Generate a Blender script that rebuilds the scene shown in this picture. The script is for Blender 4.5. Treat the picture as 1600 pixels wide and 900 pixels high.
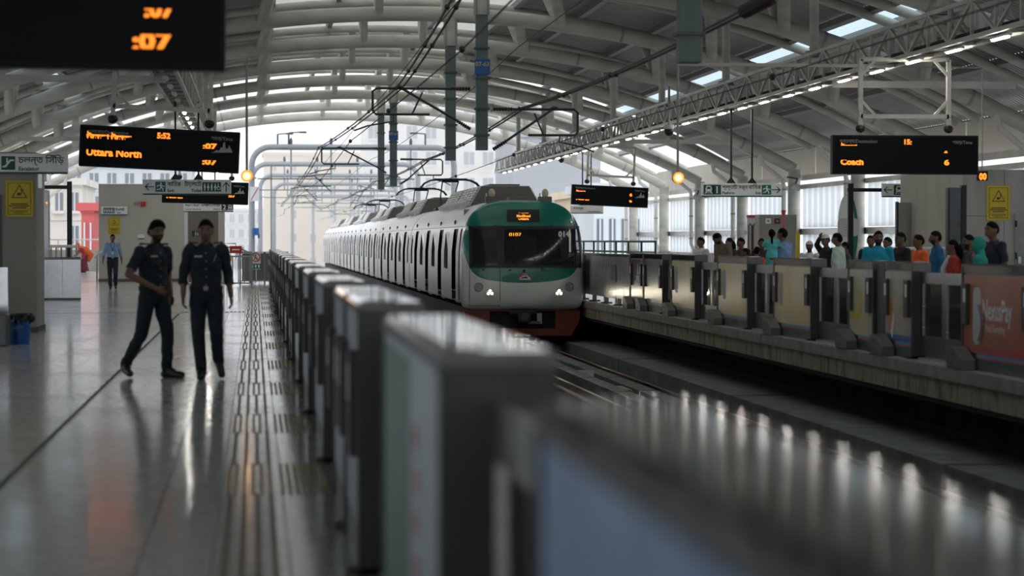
import bpy, math, random
import numpy as np
from mathutils import Vector, Matrix
random.seed(7)
rng = np.random.default_rng(7)
PI = math.pi
for o in list(bpy.data.objects): bpy.data.objects.remove(o)
scene = bpy.context.scene
COL = scene.collection

# ------------------------------------------------------------------ camera, sky, exposure
F = 3700.0                                   # focal length in pixels of a 1600x900 frame
YAW = math.atan(402 / F); CY, SY = math.cos(YAW), math.sin(YAW)
EYE = 1.5
cam_d = bpy.data.cameras.new('camera'); cam = bpy.data.objects.new('camera', cam_d); COL.objects.link(cam)
cam.location = (0, 0, EYE)
cam.rotation_euler = (PI / 2 - math.atan(74 / F), 0, -YAW)
cam_d.sensor_width = 36; cam_d.lens = F / 1600 * 36
cam_d.clip_start = 0.1; cam_d.clip_end = 2000
cam_d.dof.use_dof = True; cam_d.dof.focus_distance = 58.5; cam_d.dof.aperture_fstop = 1.9
scene.camera = cam
world = bpy.data.worlds.new('overcast_sky'); scene.world = world; world.use_nodes = True
_wn = world.node_tree.nodes; _wl = world.node_tree.links
_bg = _wn['Background']; _bg.inputs[0].default_value = (0.91, 0.945, 1.0, 1); _bg.inputs[1].default_value = 1.0
scene.view_settings.view_transform = 'Standard'; scene.view_settings.look = 'None'
scene.view_settings.gamma = 1; scene.view_settings.use_curve_mapping = False
scene.view_settings.exposure = 0.84
scene.cycles.use_denoising = True
scene.cycles.max_bounces = 8; scene.cycles.diffuse_bounces = 5; scene.cycles.glossy_bounces = 4
scene.cycles.transparent_max_bounces = 12; scene.cycles.transmission_bounces = 6
scene.cycles.volume_bounces = 6
scene.cycles.sample_clamp_indirect = 6.0
scene.cycles.caustics_reflective = False; scene.cycles.caustics_refractive = False

def wx(px, d): return (px - 398) * d * CY / F           # ground-plan X of a feature seen at column px, d metres away
def wy(px, d): return (d - wx(px, d) * SY) / CY
def wz(py, d): return EYE + (376 - py) * d / F
def pt(px, py, d): return Vector((wx(px, d), wy(px, d), wz(py, d)))

# ------------------------------------------------------------------ materials
MATS = {}
def mat(name, col, rough=.5, metal=0., var=0., scale=6., bump=0., bscale=40., emit=None, estr=0., trans=0., alpha=1., coat=0., stretch=None, spec=.5, rvar=0.):
    if name in MATS: return MATS[name]
    m = bpy.data.materials.new(name); m.use_nodes = True
    nt = m.node_tree; N = nt.nodes; L = nt.links
    b = N['Principled BSDF']
    b.inputs['Base Color'].default_value = (*col, 1); b.inputs['Roughness'].default_value = rough
    b.inputs['Metallic'].default_value = metal; b.inputs['Specular IOR Level'].default_value = spec
    if coat: b.inputs['Coat Weight'].default_value = coat; b.inputs['Coat Roughness'].default_value = .08
    if var or bump or rvar:
        tc = N.new('ShaderNodeTexCoord'); src = tc.outputs['Object']
        if stretch:
            mp = N.new('ShaderNodeMapping'); mp.inputs['Scale'].default_value = stretch
            L.new(src, mp.inputs[0]); src = mp.outputs[0]
    if var or rvar:
        n = N.new('ShaderNodeTexNoise'); n.inputs['Scale'].default_value = scale; n.inputs['Detail'].default_value = 5
        L.new(src, n.inputs['Vector'])
    if var:
        r = N.new('ShaderNodeValToRGB'); r.color_ramp.elements[0].position = .3; r.color_ramp.elements[1].position = .7
        r.color_ramp.elements[0].color = (*[c * (1 - var) for c in col], 1)
        r.color_ramp.elements[1].color = (*[min(1, c * (1 + var * .6)) for c in col], 1)
        L.new(n.outputs['Fac'], r.inputs[0]); L.new(r.outputs[0], b.inputs['Base Color'])
    if rvar:
        mr = N.new('ShaderNodeMapRange'); mr.inputs[3].default_value = max(0, rough - rvar); mr.inputs[4].default_value = rough + rvar
        L.new(n.outputs['Fac'], mr.inputs[0]); L.new(mr.outputs[0], b.inputs['Roughness'])
    if bump:
        n2 = N.new('ShaderNodeTexNoise'); n2.inputs['Scale'].default_value = bscale; n2.inputs['Detail'].default_value = 3
        L.new(src, n2.inputs['Vector'])
        bp = N.new('ShaderNodeBump'); bp.inputs['Strength'].default_value = bump; bp.inputs['Distance'].default_value = .02
        L.new(n2.outputs['Fac'], bp.inputs['Height']); L.new(bp.outputs[0], b.inputs['Normal'])
    if emit: b.inputs['Emission Color'].default_value = (*emit, 1); b.inputs['Emission Strength'].default_value = estr
    out = N['Material Output']
    if trans:      # translucent sheet: part of the daylight behind comes through
        t = N.new('ShaderNodeBsdfTranslucent'); t.inputs[0].default_value = (*col, 1)
        mx = N.new('ShaderNodeMixShader'); mx.inputs[0].default_value = trans
        L.new(b.outputs[0], mx.inputs[1]); L.new(t.outputs[0], mx.inputs[2]); L.new(mx.outputs[0], out.inputs[0])
    if alpha < 1:  # thin clear pane
        t = N.new('ShaderNodeBsdfTransparent'); t.inputs[0].default_value = (*[.5 + .5 * c for c in col], 1)
        g = N.new('ShaderNodeBsdfGlossy'); g.inputs['Roughness'].default_value = rough
        fr = N.new('ShaderNodeFresnel'); fr.inputs[0].default_value = 1.5 if alpha < .3 else 1.3
        mx = N.new('ShaderNodeMixShader'); mx.inputs[0].default_value = 1 - alpha
        L.new(b.outputs[0], mx.inputs[1]); L.new(t.outputs[0], mx.inputs[2])
        m2 = N.new('ShaderNodeMixShader'); L.new(fr.outputs[0], m2.inputs[0]); L.new(mx.outputs[0], m2.inputs[1]); L.new(g.outputs[0], m2.inputs[2])
        L.new(m2.outputs[0], out.inputs[0])
    MATS[name] = m
    return m

def ramp_mat(name, stops, axis=0, size=1., rough=.4, scale=2., distort=.4, trans=0., metal=0.):
    """printed film / stained surfaces: colour patches of an irregular shape"""
    m = bpy.data.materials.new(name); m.use_nodes = True; N = m.node_tree.nodes; L = m.node_tree.links
    b = N['Principled BSDF']; b.inputs['Roughness'].default_value = rough; b.inputs['Metallic'].default_value = metal
    tc = N.new('ShaderNodeTexCoord'); mp = N.new('ShaderNodeMapping')
    mp.inputs['Scale'].default_value = size if isinstance(size, tuple) else (size, size, size)
    L.new(tc.outputs['Object'], mp.inputs[0])
    n = N.new('ShaderNodeTexNoise'); n.inputs['Scale'].default_value = scale; n.inputs['Detail'].default_value = 4; n.inputs['Distortion'].default_value = distort
    L.new(mp.outputs[0], n.inputs['Vector'])
    r = N.new('ShaderNodeValToRGB'); e = r.color_ramp.elements
    while len(e) < len(stops): e.new(.5)
    for i, (p, c) in enumerate(stops): e[i].position = p; e[i].color = (*c, 1)
    L.new(n.outputs['Fac'], r.inputs[0]); L.new(r.outputs[0], b.inputs['Base Color'])
    if trans:
        t = N.new('ShaderNodeBsdfTranslucent'); L.new(r.outputs[0], t.inputs[0]); mx = N.new('ShaderNodeMixShader'); mx.inputs[0].default_value = trans
        L.new(b.outputs[0], mx.inputs[1]); L.new(t.outputs[0], mx.inputs[2]); L.new(mx.outputs[0], N['Material Output'].inputs[0])
    MATS[name] = m
    return m

mat('arch_paint', (.50, .485, .43), .42, var=.22, scale=1.2, stretch=(1, 1, 3), bump=.02, bscale=8)
mat('steel_grey', (.30, .31, .30), .45, .0, var=.15, scale=5)
mat('drop_post', (.13, .175, .17), .5, var=.25, scale=3, stretch=(1, 1, .2))
mat('deck', (.30, .29, .275), .5, .1, var=.18, scale=2)
mat('skylight', (.70, .82, .86), .4, trans=.85)
mat('ridge_sheet', (.72, .72, .68), .5, trans=.50)
mat('wall_sheet', (.86, .90, .92), .5, trans=.72, var=.05, scale=2)
mat('purlin', (.22, .22, .21), .5, .1)
mat('soffit', (.66, .63, .56), .5, trans=.25, var=.08, scale=1)
mat('lamp_tube', (.9, .9, .9), .4, emit=(1., .97, .90), estr=65)
mat('edge_black', (.02, .02, .02), .4)
mat('concrete', (.30, .29, .265), .75, var=.35, scale=2.2, bump=.25, bscale=30)
mat('concrete_shaded', (.035, .036, .036), .9, var=.4, scale=2)  # near-black colour holds the shade under the platform overhang
mat('plinth', (.17, .19, .18), .8, var=.35, scale=3, bump=.2)
mat('ballast', (.07, .072, .07), .85, var=.4, scale=5)
ramp_mat('slab_stain', [(.30, (.05, .045, .035)), (.46, (.30, .27, .20)), (.60, (.36, .33, .26)), (.72, (.40, .30, .12))], size=(1, 2.2, .7), scale=2.2, rough=.8)
mat('floor_base', (.22, .21, .20), .5)
mat('granite', (.60, .595, .59), .12, var=.12, scale=9, rvar=.06, spec=.6)
mat('granite_b', (.55, .545, .54), .14, var=.14, scale=7, rvar=.06, spec=.6)
mat('joint', (.05, .05, .05), .6)
mat('tactile_bar', (.34, .24, .07), .5, .0, var=.3, scale=20)
mat('tactile_path', (.12, .085, .05), .5, .0, var=.3, scale=20)
mat('stainless', (.52, .52, .51), .24, 1., var=.12, scale=14, rvar=.08, stretch=(1, 1, 4))
mat('stainless_worn', (.60, .60, .59), .07, 1., var=.14, scale=6, rvar=.04)
mat('mirror_steel', (.50, .51, .52), .12, 1., var=.06, scale=8, rvar=.05)
mat('psd_dark', (.055, .056, .052), .45, .2)
mat('psd_grey', (.16, .165, .155), .42, .4, var=.15)
mat('psd_core', (.22, .22, .21), .35, .7, var=.1)
mat('rubber', (.012, .012, .012), .7)
ramp_mat('film_cream', [(.2, (.84, .66, .34)), (.5, (.93, .78, .46)), (.8, (.95, .86, .62))], size=(1, 1.2, .5), scale=1.6, rough=.25)
mat('film_back', (.6, .58, .5), .4)
ramp_mat('film_pale', [(.3, (.34, .50, .60)), (.48, (.62, .62, .50)), (.62, (.70, .62, .32)), (.75, (.50, .62, .66))], size=1.3, scale=1.3, rough=.25)
ramp_mat('film_grey', [(.3, (.45, .42, .36)), (.6, (.60, .52, .40)), (.8, (.40, .46, .48))], size=1.2, scale=1.4, rough=.25)
ramp_mat('film_orange', [(.25, (.34, .085, .045)), (.5, (.46, .14, .075)), (.75, (.50, .20, .12))], size=1.0, scale=1.1, rough=.3)
ramp_mat('film_blue', [(.25, (.13, .25, .50)), (.5, (.23, .39, .68)), (.75, (.32, .50, .78))], size=(1, 2, 2), scale=1.2, rough=.3)
ramp_mat('film_ice', [(.25, (.36, .46, .52)), (.5, (.48, .56, .60)), (.75, (.40, .52, .58))], size=1, scale=1.5, rough=.3)
ramp_mat('film_steel', [(.3, (.22, .26, .32)), (.7, (.34, .38, .44))], size=1, scale=1.5, rough=.3)
mat('film_plum', (.10, .03, .07), .3)
mat('film_plumfoot', (.55, .50, .45), .25, .3)
mat('film_phone', (.55, .58, .55), .3)
mat('film_green', (.03, .15, .11), .35)
mat('film_red', (.5, .07, .08), .35)
mat('film_ltblue', (.14, .30, .48), .35)
mat('ink_orange', (.60, .24, .05), .4)
mat('ink_white', (.85, .85, .85), .5)
mat('glass', (.75, .82, .80), .04, alpha=.10)
mat('glass_tint', (.05, .065, .065), .05, alpha=.32)
mat('glass_dark', (.012, .016, .017), .06, spec=.5)
mat('led_face', (.006, .007, .008), .35, spec=.08)
mat('train_white', (.80, .79, .77), .30, .25, var=.05, scale=1.0, stretch=(1, .3, 1))
mat('train_roof', (.62, .64, .64), .4, .2, var=.1)
mat('train_green', (.006, .17, .125), .22, coat=.4)
mat('train_black', (.010, .011, .012), .35)
mat('train_under', (.014, .014, .014), .7)
mat('train_red', (.24, .035, .02), .4, var=.15, scale=3)
mat('door_dark', (.060, .058, .056), .3, .3)
mat('hvac_grey', (.72, .72, .70), .55, var=.12)
mat('hvac_front', (.155, .15, .135), .6, var=.1)
mat('hvac_light', (.80, .81, .80), .5)
mat('louvre_dark', (.05, .05, .05), .6)
mat('black_metal', (.012, .013, .014), .42, .1)
mat('panto', (.02, .035, .038), .5, .3)
mat('ocs_grey', (.09, .11, .115), .5, .3)
mat('ocs_green', (.035, .06, .055), .5, .3)
mat('insulator', (.05, .035, .03), .35)
mat('wire', (.02, .017, .017), .6)
mat('gantry', (.27, .30, .32), .45, var=.08)
mat('sign_blue', (.02, .10, .34), .4)
mat('sign_gold', (.55, .42, .12), .5)
mat('led_case', (.008, .009, .010), .45, spec=.15)
mat('led_grey', (.36, .36, .36), .5)
mat('led', (.9, .3, .03), .5, emit=(1., .23, .02), estr=.95)
mat('led_dim', (.9, .3, .03), .5, emit=(1., .32, .03), estr=.8)
mat('sign_white', (.80, .82, .79), .35)
mat('sign_ink', (.012, .012, .012), .5)
mat('sign_green', (.008, .075, .055), .4)
mat('sign_exit', (.01, .17, .10), .4)
mat('caution_yellow', (.62, .46, .015), .4, var=.05)
mat('caution_ink', (.03, .025, .008), .5)
mat('lamp_amber', (.9, .4, .1), .4, emit=(1., .35, .06), estr=.5)
mat('lamp_core', (1, .8, .5), .4, emit=(1., .60, .22), estr=1.7)
mat('lamp_body', (.11, .04, .02), .45)
mat('headlight', (1, .95, .8), .2, emit=(1., .93, .74), estr=28)
mat('lens', (.42, .43, .38), .15)
mat('wall_plaster', (.31, .295, .255), .65, var=.12, scale=1.5, stretch=(1, 1, .5))
mat('wall_marble', (.36, .34, .31), .3, var=.3, scale=1.2, stretch=(1.5, 1.5, .3))
mat('doorway', (.10, .095, .09), .7)
mat('recess', (.27, .24, .22), .7)
mat('block_plaster', (.50, .48, .42), .65, var=.1, scale=1.5, stretch=(1, 1, .5))
mat('white_paint', (.72, .72, .71), .45)
mat('pipe_white', (.64, .63, .58), .4, var=.08)
mat('bin_blue', (.008, .09, .34), .4)
mat('bin_bag', (.006, .006, .007), .28, bump=.6, bscale=25)
mat('rail_steel', (.30, .19, .10), .28, 1., var=.3, scale=6, stretch=(1, .2, 1))
mat('plate_yellow', (.34, .29, .12), .6)
mat('cab_wall', (.34, .36, .35), .7)
mat('desk', (.012, .013, .013), .5)
mat('bldg_beige', (.70, .58, .42), .9, var=.1, scale=.3)
mat('bldg_white', (.70, .68, .62), .9, var=.16, scale=.25)
mat('bldg_grey', (.40, .42, .46), .9, var=.08, scale=.2)
mat('bldg_pale', (.62, .66, .68), .9, var=.1, scale=.3)
mat('bldg_red', (.55, .10, .10), .8)
mat('bldg_glass', (.14, .17, .21), .3)
mat('parapet', (.62, .64, .64), .8, var=.1, scale=.5)
mat('camera_white', (.55, .55, .53), .4)
mat('no_entry_red', (.50, .03, .03), .4)

# ------------------------------------------------------------------ mesh helpers
class MB:
    def __init__(s): s.v = []; s.f = []; s.mi = []; s.mats = []
    def slot(s, m):
        if m not in s.mats: s.mats.append(m)
        return s.mats.index(m)
    def add(s, vs, fs, m=None):
        o = len(s.v); s.v += [tuple(p) for p in vs]
        k = s.slot(m) if m else 0
        for f in fs: s.f.append(tuple(o + i for i in f)); s.mi.append(k)
        return s
    def box(s, x0, x1, y0, y1, z0, z1, m=None):
        vs = [(x, y, z) for z in (z0, z1) for y in (y0, y1) for x in (x0, x1)]
        return s.add(vs, [(0, 2, 3, 1), (4, 5, 7, 6), (0, 1, 5, 4), (2, 6, 7, 3), (0, 4, 6, 2), (1, 3, 7, 5)], m)
    def obox(s, c, sx, sy, sz, R=None, m=None):
        vs = [Vector((x * sx / 2, y * sy / 2, z * sz / 2)) for z in (-1, 1) for y in (-1, 1) for x in (-1, 1)]
        if R is not None: vs = [R @ v for v in vs]
        return s.add([v + Vector(c) for v in vs], [(0, 2, 3, 1), (4, 5, 7, 6), (0, 1, 5, 4), (2, 6, 7, 3), (0, 4, 6, 2), (1, 3, 7, 5)], m)
    def bar(s, a, b, w, h=None, m=None, up=(0, 0, 1)):
        a, b = Vector(a), Vector(b); h = h or w
        d = (b - a); L = d.length; d.normalize()
        u = Vector(up)
        if abs(d.dot(u)) > .98: u = Vector((0, 1, 0))
        sx = d.cross(u).normalized(); sz = sx.cross(d).normalized()
        R = Matrix((sx, d, sz)).transposed()
        return s.obox((a + b) / 2, w, L, h, R, m)
    def tube(s, path, r, n=10, m=None, cap=True, closed=False):
        path = [Vector(p) for p in path]; k = len(path)
        rs = r if isinstance(r, (list, tuple)) else [r] * k
        vs = []; prev = None
        for i, p in enumerate(path):
            if closed: t = path[(i + 1) % k] - path[i - 1]
            else: t = path[min(i + 1, k - 1)] - path[max(i - 1, 0)]
            t.normalize()
            if prev is None:
                u = Vector((0, 0, 1)) if abs(t.z) < .9 else Vector((1, 0, 0))
            else: u = prev
            u = (u - t * u.dot(t)).normalized(); w = t.cross(u); prev = u
            for j in range(n):
                a = 2 * PI * j / n
                vs.append(p + (u * math.cos(a) + w * math.sin(a)) * rs[i])
        fs = []
        for i in range(k if closed else k - 1):
            i2 = (i + 1) % k
            for j in range(n): fs.append((i * n + j, i * n + (j + 1) % n, i2 * n + (j + 1) % n, i2 * n + j))
        if cap and not closed:
            fs.append(tuple(range(n - 1, -1, -1))); fs.append(tuple((k - 1) * n + j for j in range(n)))
        return s.add(vs, fs, m)
    def cyl(s, a, b, r, n=12, m=None, r2=None): return s.tube([a, b], [r, r if r2 is None else r2], n, m)
    def prism(s, poly, depth, basis=None, org=(0, 0, 0), m=None):
        """poly in local (x,y), extruded 0..depth on local z; basis = 3 column vectors"""
        B = Matrix(basis).transposed() if basis else Matrix.Identity(3)
        n = len(poly); o = Vector(org)
        vs = [o + B @ Vector((x, y, 0)) for x, y in poly] + [o + B @ Vector((x, y, depth)) for x, y in poly]
        fs = [tuple(range(n - 1, -1, -1)), tuple(range(n, 2 * n))] + [(i, (i + 1) % n, n + (i + 1) % n, n + i) for i in range(n)]
        return s.add(vs, fs, m)
    def grid(s, fn, nu, nv, m=None, flip=False):
        vs = [fn(i / nu, j / nv) for j in range(nv + 1) for i in range(nu + 1)]
        w = nu + 1; fs = []
        for j in range(nv):
            for i in range(nu):
                q = (j * w + i, j * w + i + 1, (j + 1) * w + i + 1, (j + 1) * w + i)
                fs.append(q[::-1] if flip else q)
        return s.add(vs, fs, m)
    def ell(s, c, rx, ry, rz, n=12, k=8, m=None, R=None):
        c = Vector(c); vs = []
        for j in range(1, k):
            t = PI * j / k
            for i in range(n):
                a = 2 * PI * i / n
                v = Vector((rx * math.sin(t) * math.cos(a), ry * math.sin(t) * math.sin(a), rz * math.cos(t)))
                vs.append(c + (R @ v if R is not None else v))
        top = Vector((0, 0, rz)); bot = Vector((0, 0, -rz))
        vs += [c + (R @ top if R is not None else top), c + (R @ bot if R is not None else bot)]
        fs = []
        for j in range(k - 2):
            for i in range(n): fs.append((j * n + i, (j + 1) * n + i, (j + 1) * n + (i + 1) % n, j * n + (i + 1) % n))
        T = len(vs) - 2
        for i in range(n): fs.append((T, i, (i + 1) % n)); fs.append((T + 1, (k - 2) * n + (i + 1) % n, (k - 2) * n + i))
        return s.add(vs, fs, m)
    def mesh(s, name, smooth=False):
        me = bpy.data.meshes.new(name); me.from_pydata(s.v, [], s.f)
        for m in s.mats: me.materials.append(MATS[m])
        if len(s.mats) > 1: me.polygons.foreach_set('material_index', s.mi)
        if smooth:
            me.polygons.foreach_set('use_smooth', [True] * len(s.f))
            try: me.set_sharp_from_angle(angle=math.radians(40))
            except Exception: pass
        me.update(); return me
    def build(s, name, m=None, parent=None, smooth=False, bevel=0., kind=None):
        if m and not s.mats: s.mats = [m]
        o = bpy.data.objects.new(name, s.mesh(name, smooth)); COL.objects.link(o)
        if parent: o.parent = parent
        if bevel:
            b = o.modifiers.new('bevel', 'BEVEL'); b.width = bevel; b.segments = 2; b.limit_method = 'ANGLE'
        if kind: o['kind'] = kind
        return o

def tag(o, label=None, cat=None, group=None, kind=None):
    if label: o['label'] = label
    if cat: o['category'] = cat
    if group: o['group'] = group
    if kind: o['kind'] = kind
    return o
def empty(name, loc=(0, 0, 0), rz=0, label=None, cat=None, group=None):
    o = bpy.data.objects.new(name, None); COL.objects.link(o); o.location = loc; o.rotation_euler.z = rz; o.empty_display_size = .2
    return tag(o, label, cat, group)
ORD = 'first second third fourth fifth sixth seventh eighth ninth tenth eleventh twelfth thirteenth fourteenth fifteenth sixteenth seventeenth eighteenth nineteenth twentieth'.split()
def copy_tree(o, parent=None):
    c = o.copy(); COL.objects.link(c)
    if parent: c.parent = parent
    for ch in [x for x in ALLKIDS(o)]: copy_tree(ch, c)
    return c
def ALLKIDS(o): return list(o.children)
def share(name, me, parent=None, loc=(0, 0, 0), rot=(0, 0, 0)):
    o = bpy.data.objects.new(name, me); COL.objects.link(o); o.location = loc; o.rotation_euler = rot
    if parent: o.parent = parent
    return o

# a scratch scene in which text and remeshed bodies are evaluated
TMP = bpy.data.scenes.new('scratch')
def evaluate(ob):
    TMP.collection.objects.link(ob)
    vl = TMP.view_layers[0]; vl.update(); dg = vl.depsgraph; dg.update()
    me = bpy.data.meshes.new_from_object(ob.evaluated_get(dg))
    TMP.collection.objects.unlink(ob)
    return me
FACE_CAM = ((1, 0, 0), (0, 0, 1), (0, -1, 0))       # lettering read from -Y
FACE_TRACK = ((0, -1, 0), (0, 0, 1), (-1, 0, 0))    # lettering read from -X
FACE_LEFTP = ((0, 1, 0), (0, 0, 1), (1, 0, 0))      # lettering read from +X
TEXTS = {}
def text(parent, s, pos, size, m, align='LEFT', basis=FACE_CAM, clip=None, name='lettering', width=None, bold=0.):
    cu = bpy.data.curves.new('t', 'FONT'); cu.body = s; cu.size = size; cu.align_x = align; cu.resolution_u = 2
    if bold: cu.offset = bold
    ob = bpy.data.objects.new('t', cu); me = evaluate(ob); bpy.data.objects.remove(ob); bpy.data.curves.remove(cu)
    n = len(me.vertices)
    if n == 0: return None
    if clip:                                       # rows of the LED matrix that were dark when the shutter opened
        import bmesh
        bm = bmesh.new(); bm.from_mesh(me)
        ys = [v.co.y for v in bm.verts]; lo, hi = min(ys), max(ys)
        for (fr, keep_above) in clip:
            y = lo + (hi - lo) * fr
            bmesh.ops.bisect_plane(bm, geom=bm.verts[:] + bm.edges[:] + bm.faces[:], plane_co=(0, y, 0), plane_no=(0, 1, 0),
                                   clear_inner=keep_above, clear_outer=not keep_above)
        bm.to_mesh(me); bm.free(); n = len(me.vertices)
        if n == 0: return None
    co = np.empty(n * 3); me.vertices.foreach_get('co', co); co = co.reshape(-1, 3)
    if width:
        w = co[:, 0].max() - co[:, 0].min()
        if w > 0: co[:, 0] = co[:, 0] * (width / w)
    B = np.array(basis); P = np.array(pos) + co @ B
    me.vertices.foreach_set('co', P.ravel()); me.materials.clear(); me.materials.append(MATS[m]); me.update()
    o = bpy.data.objects.new(name, me); COL.objects.link(o); o.parent = parent
    return o
# ================================================================== STRUCTURE
CXS = 4.5                                     # station axis
Y_END = 125.0; Y_BACK = -38.0
# ---- left platform floor of stone tiles
floor = MB().box(-11.6, .95, Y_BACK, 126, -.30, -.022).build('floor', 'floor_base'); tag(floor, 'grey polished stone floor of the platform where the guards walk', kind='structure')
TX = [-.54 - .98 * k for k in range(12)]
cols_ = [(.16, .50), (-.20, .16), (-.54, -.20)] + [(TX[k + 1], TX[k]) for k in range(11)]
tile_cache = {}
def tile_mesh(w, l, mname):
    key = (round(w, 3), round(l, 3), mname)
    if key not in tile_cache: tile_cache[key] = MB().box(0, w, 0, l, -.022, 0).mesh('floor_tile'); tile_cache[key].materials.append(MATS[mname])
    return tile_cache[key]
far = MB(); G = .007; TL = .98; nt_ = 0
r = random.Random(3)
for j in range(-6, 129):
    y0 = j * TL
    for ci, (xa, xb) in enumerate(cols_):
        mname = 'granite' if r.random() < .6 else 'granite_b'
        zc = y0 + .5
        vis = 8.5 < zc < 44 and xb > -.113 * zc - .25
        if vis and nt_ < 296:
            o = share('floor_tile', tile_mesh(xb - xa - G, TL - G, mname), floor, (xa + G / 2, y0, -.0008 * r.random())); nt_ += 1
        else:
            far.box(xa + G / 2, xb - G / 2, y0, y0 + TL - G, -.022, -.0008 * r.random(), mname)
far.build('floor_tile', None, floor, kind='stuff')
edge = MB()
for j in range(-20, 43): edge.box(.505, .95, j * 3, j * 3 + 2.99, -.3, 0)
tag(edge.build('trim_1', 'concrete'), 'concrete platform edge strip under the near row of platform gates', kind='structure')
jn = MB().box(-11.5, -.2, 49.6, 49.68, -.02, .0015); jn.build('expansion_joint', 'joint', floor)
jn = MB().box(-1.57, -1.535, 8, 49, -.02, .0015); jn.build('expansion_joint', 'joint', floor)
# ---- track bed
tb = MB().box(-.4, 9.4, Y_BACK, 232, -2.1, -1.75).build('floor_track', 'ballast'); tag(tb, 'dark concrete track bed between the two platforms', kind='structure')
uw = MB().box(-.4, -.3, Y_BACK, 126, -2, -.3).build('wall_under_left', 'concrete_shaded'); tag(uw, 'shade-coloured wall in the void under the near platform edge', kind='structure')
uw = MB().box(9.3, 9.4, Y_BACK, 126, -2, -.4).build('wall_under_right', 'concrete_shaded'); tag(uw, 'shade-coloured wall in the void under the far platform edge', kind='structure')
# ---- right platform
rf = MB().box(8.28, 21.5, Y_BACK, 126, -.30, 0).build('floor_right', 'granite_b'); tag(rf, 'grey stone floor of the crowded platform across the tracks', kind='structure')
lip_me = MB().box(8.125, 8.28, 0, 4.68, -.15, 0.0).mesh('edge_slab'); lip_me.materials.append(MATS['concrete'])
edge_r = empty('trim_2'); tag(edge_r, 'weathered concrete edge of the crowded platform across the tracks', kind='structure')
for j in range(-4, 27): share('edge_slab', lip_me, edge_r, (random.uniform(-.006, .006), j * 4.7, random.uniform(-.006, .0)))
beam_me = MB().box(8.16, 8.32, 0, 9.38, -.40, -.165).mesh('edge_beam'); beam_me.materials.append(MATS['slab_stain'])
for j in range(-3, 14): share('edge_beam', beam_me, edge_r, (0, j * 9.4, 0))
MB().box(8.5, 9.4, Y_BACK, 126, -.5, -.30).build('haunch', 'concrete_shaded', edge_r)
MB().box(8.20, 8.27, 10, 110, -.47, -.42).build('cable_duct', 'concrete_shaded', edge_r)
# ---- roof: deck sheets, purlins, skylights
RL = 33.3; RU = 34.45; RD = 34.78; ZC0 = 8.0 - RL; BAY = 9.4; ARCH_Y = [124.3 - BAY * k for k in range(18)]
def arc(R, deg, y=0.): a = math.radians(deg); return Vector((CXS + R * math.sin(a), y, ZC0 + R * math.cos(a)))
EDG = [-29, -25, -20.4, -19.0, -14, -10, -6.5, -3, 3, 6.5, 10, 14, 19.0, 20.4, 25, 29]
ceiling = empty('ceiling'); tag(ceiling, 'arched station roof of corrugated grey sheets on purlins', kind='structure')
def sheet_mesh(a0, a1, m, ribs=36):
    prof = []
    p = BAY / ribs
    for i in range(ribs):
        prof += [(i * p, 0), (i * p + p * .40, 0), (i * p + p * .5, .05), (i * p + p * .90, .05)]
    prof.append((BAY, 0))
    na = 3
    mb = MB(); w = len(prof)
    vs = [arc(RD + h, a0 + (a1 - a0) * k / na, y) for k in range(na + 1) for (y, h) in prof]
    fs = [(k * w + i, k * w + i + 1, (k + 1) * w + i + 1, (k + 1) * w + i) for k in range(na) for i in range(w - 1)]
    mb.add(vs, fs, m); return mb.mesh('roof_sheet')
for s_ in range(len(EDG) - 1):
    a0, a1 = EDG[s_], EDG[s_ + 1]
    sky = a0 in (-20.4, 19.0)
    me = sheet_mesh(a0 + .02, a1 - .02, 'skylight' if sky else ('ridge_sheet' if a0 in (-6.5, -3, 3) else 'deck'))
    for k in range(2, 17):
        o = share('skylight_sheet' if sky else 'roof_sheet', me, ceiling, (0, ARCH_Y[k + 1], 0))
pme = None
for a in EDG:
    c = arc(RU + .17, a); mb = MB(); R = Matrix.Rotation(math.radians(a), 3, 'Y')
    mb.obox((c.x, 40, c.z), .16, 168, .22, R); mb.build('purlin', 'purlin', ceiling)
# gutters / eaves
for sgn in (-1, 1):
    c = arc(RD, 29 * sgn)
    mb = MB(); mb.cyl((c.x, Y_BACK, c.z - .25), (c.x, 118, c.z - .25), .16, 10); mb.build('gutter', 'pipe_white', ceiling, smooth=True)
    fas = MB(); fas.bar((CXS + sgn * 15.9, Y_BACK, 3.85), (CXS + sgn * 15.9, 122, 3.85), .12, .20); fas.build('eaves_beam', 'arch_paint', ceiling)
    sm = MB().box(-.03, .03, .08, BAY - .08, 3.98, 5.0).mesh('soffit_panel'); sm.materials.append(MATS['soffit'])
    for y in ARCH_Y[1:16]: share('soffit_panel', sm, ceiling, (CXS + sgn * 16.35, y, 0))
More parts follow.
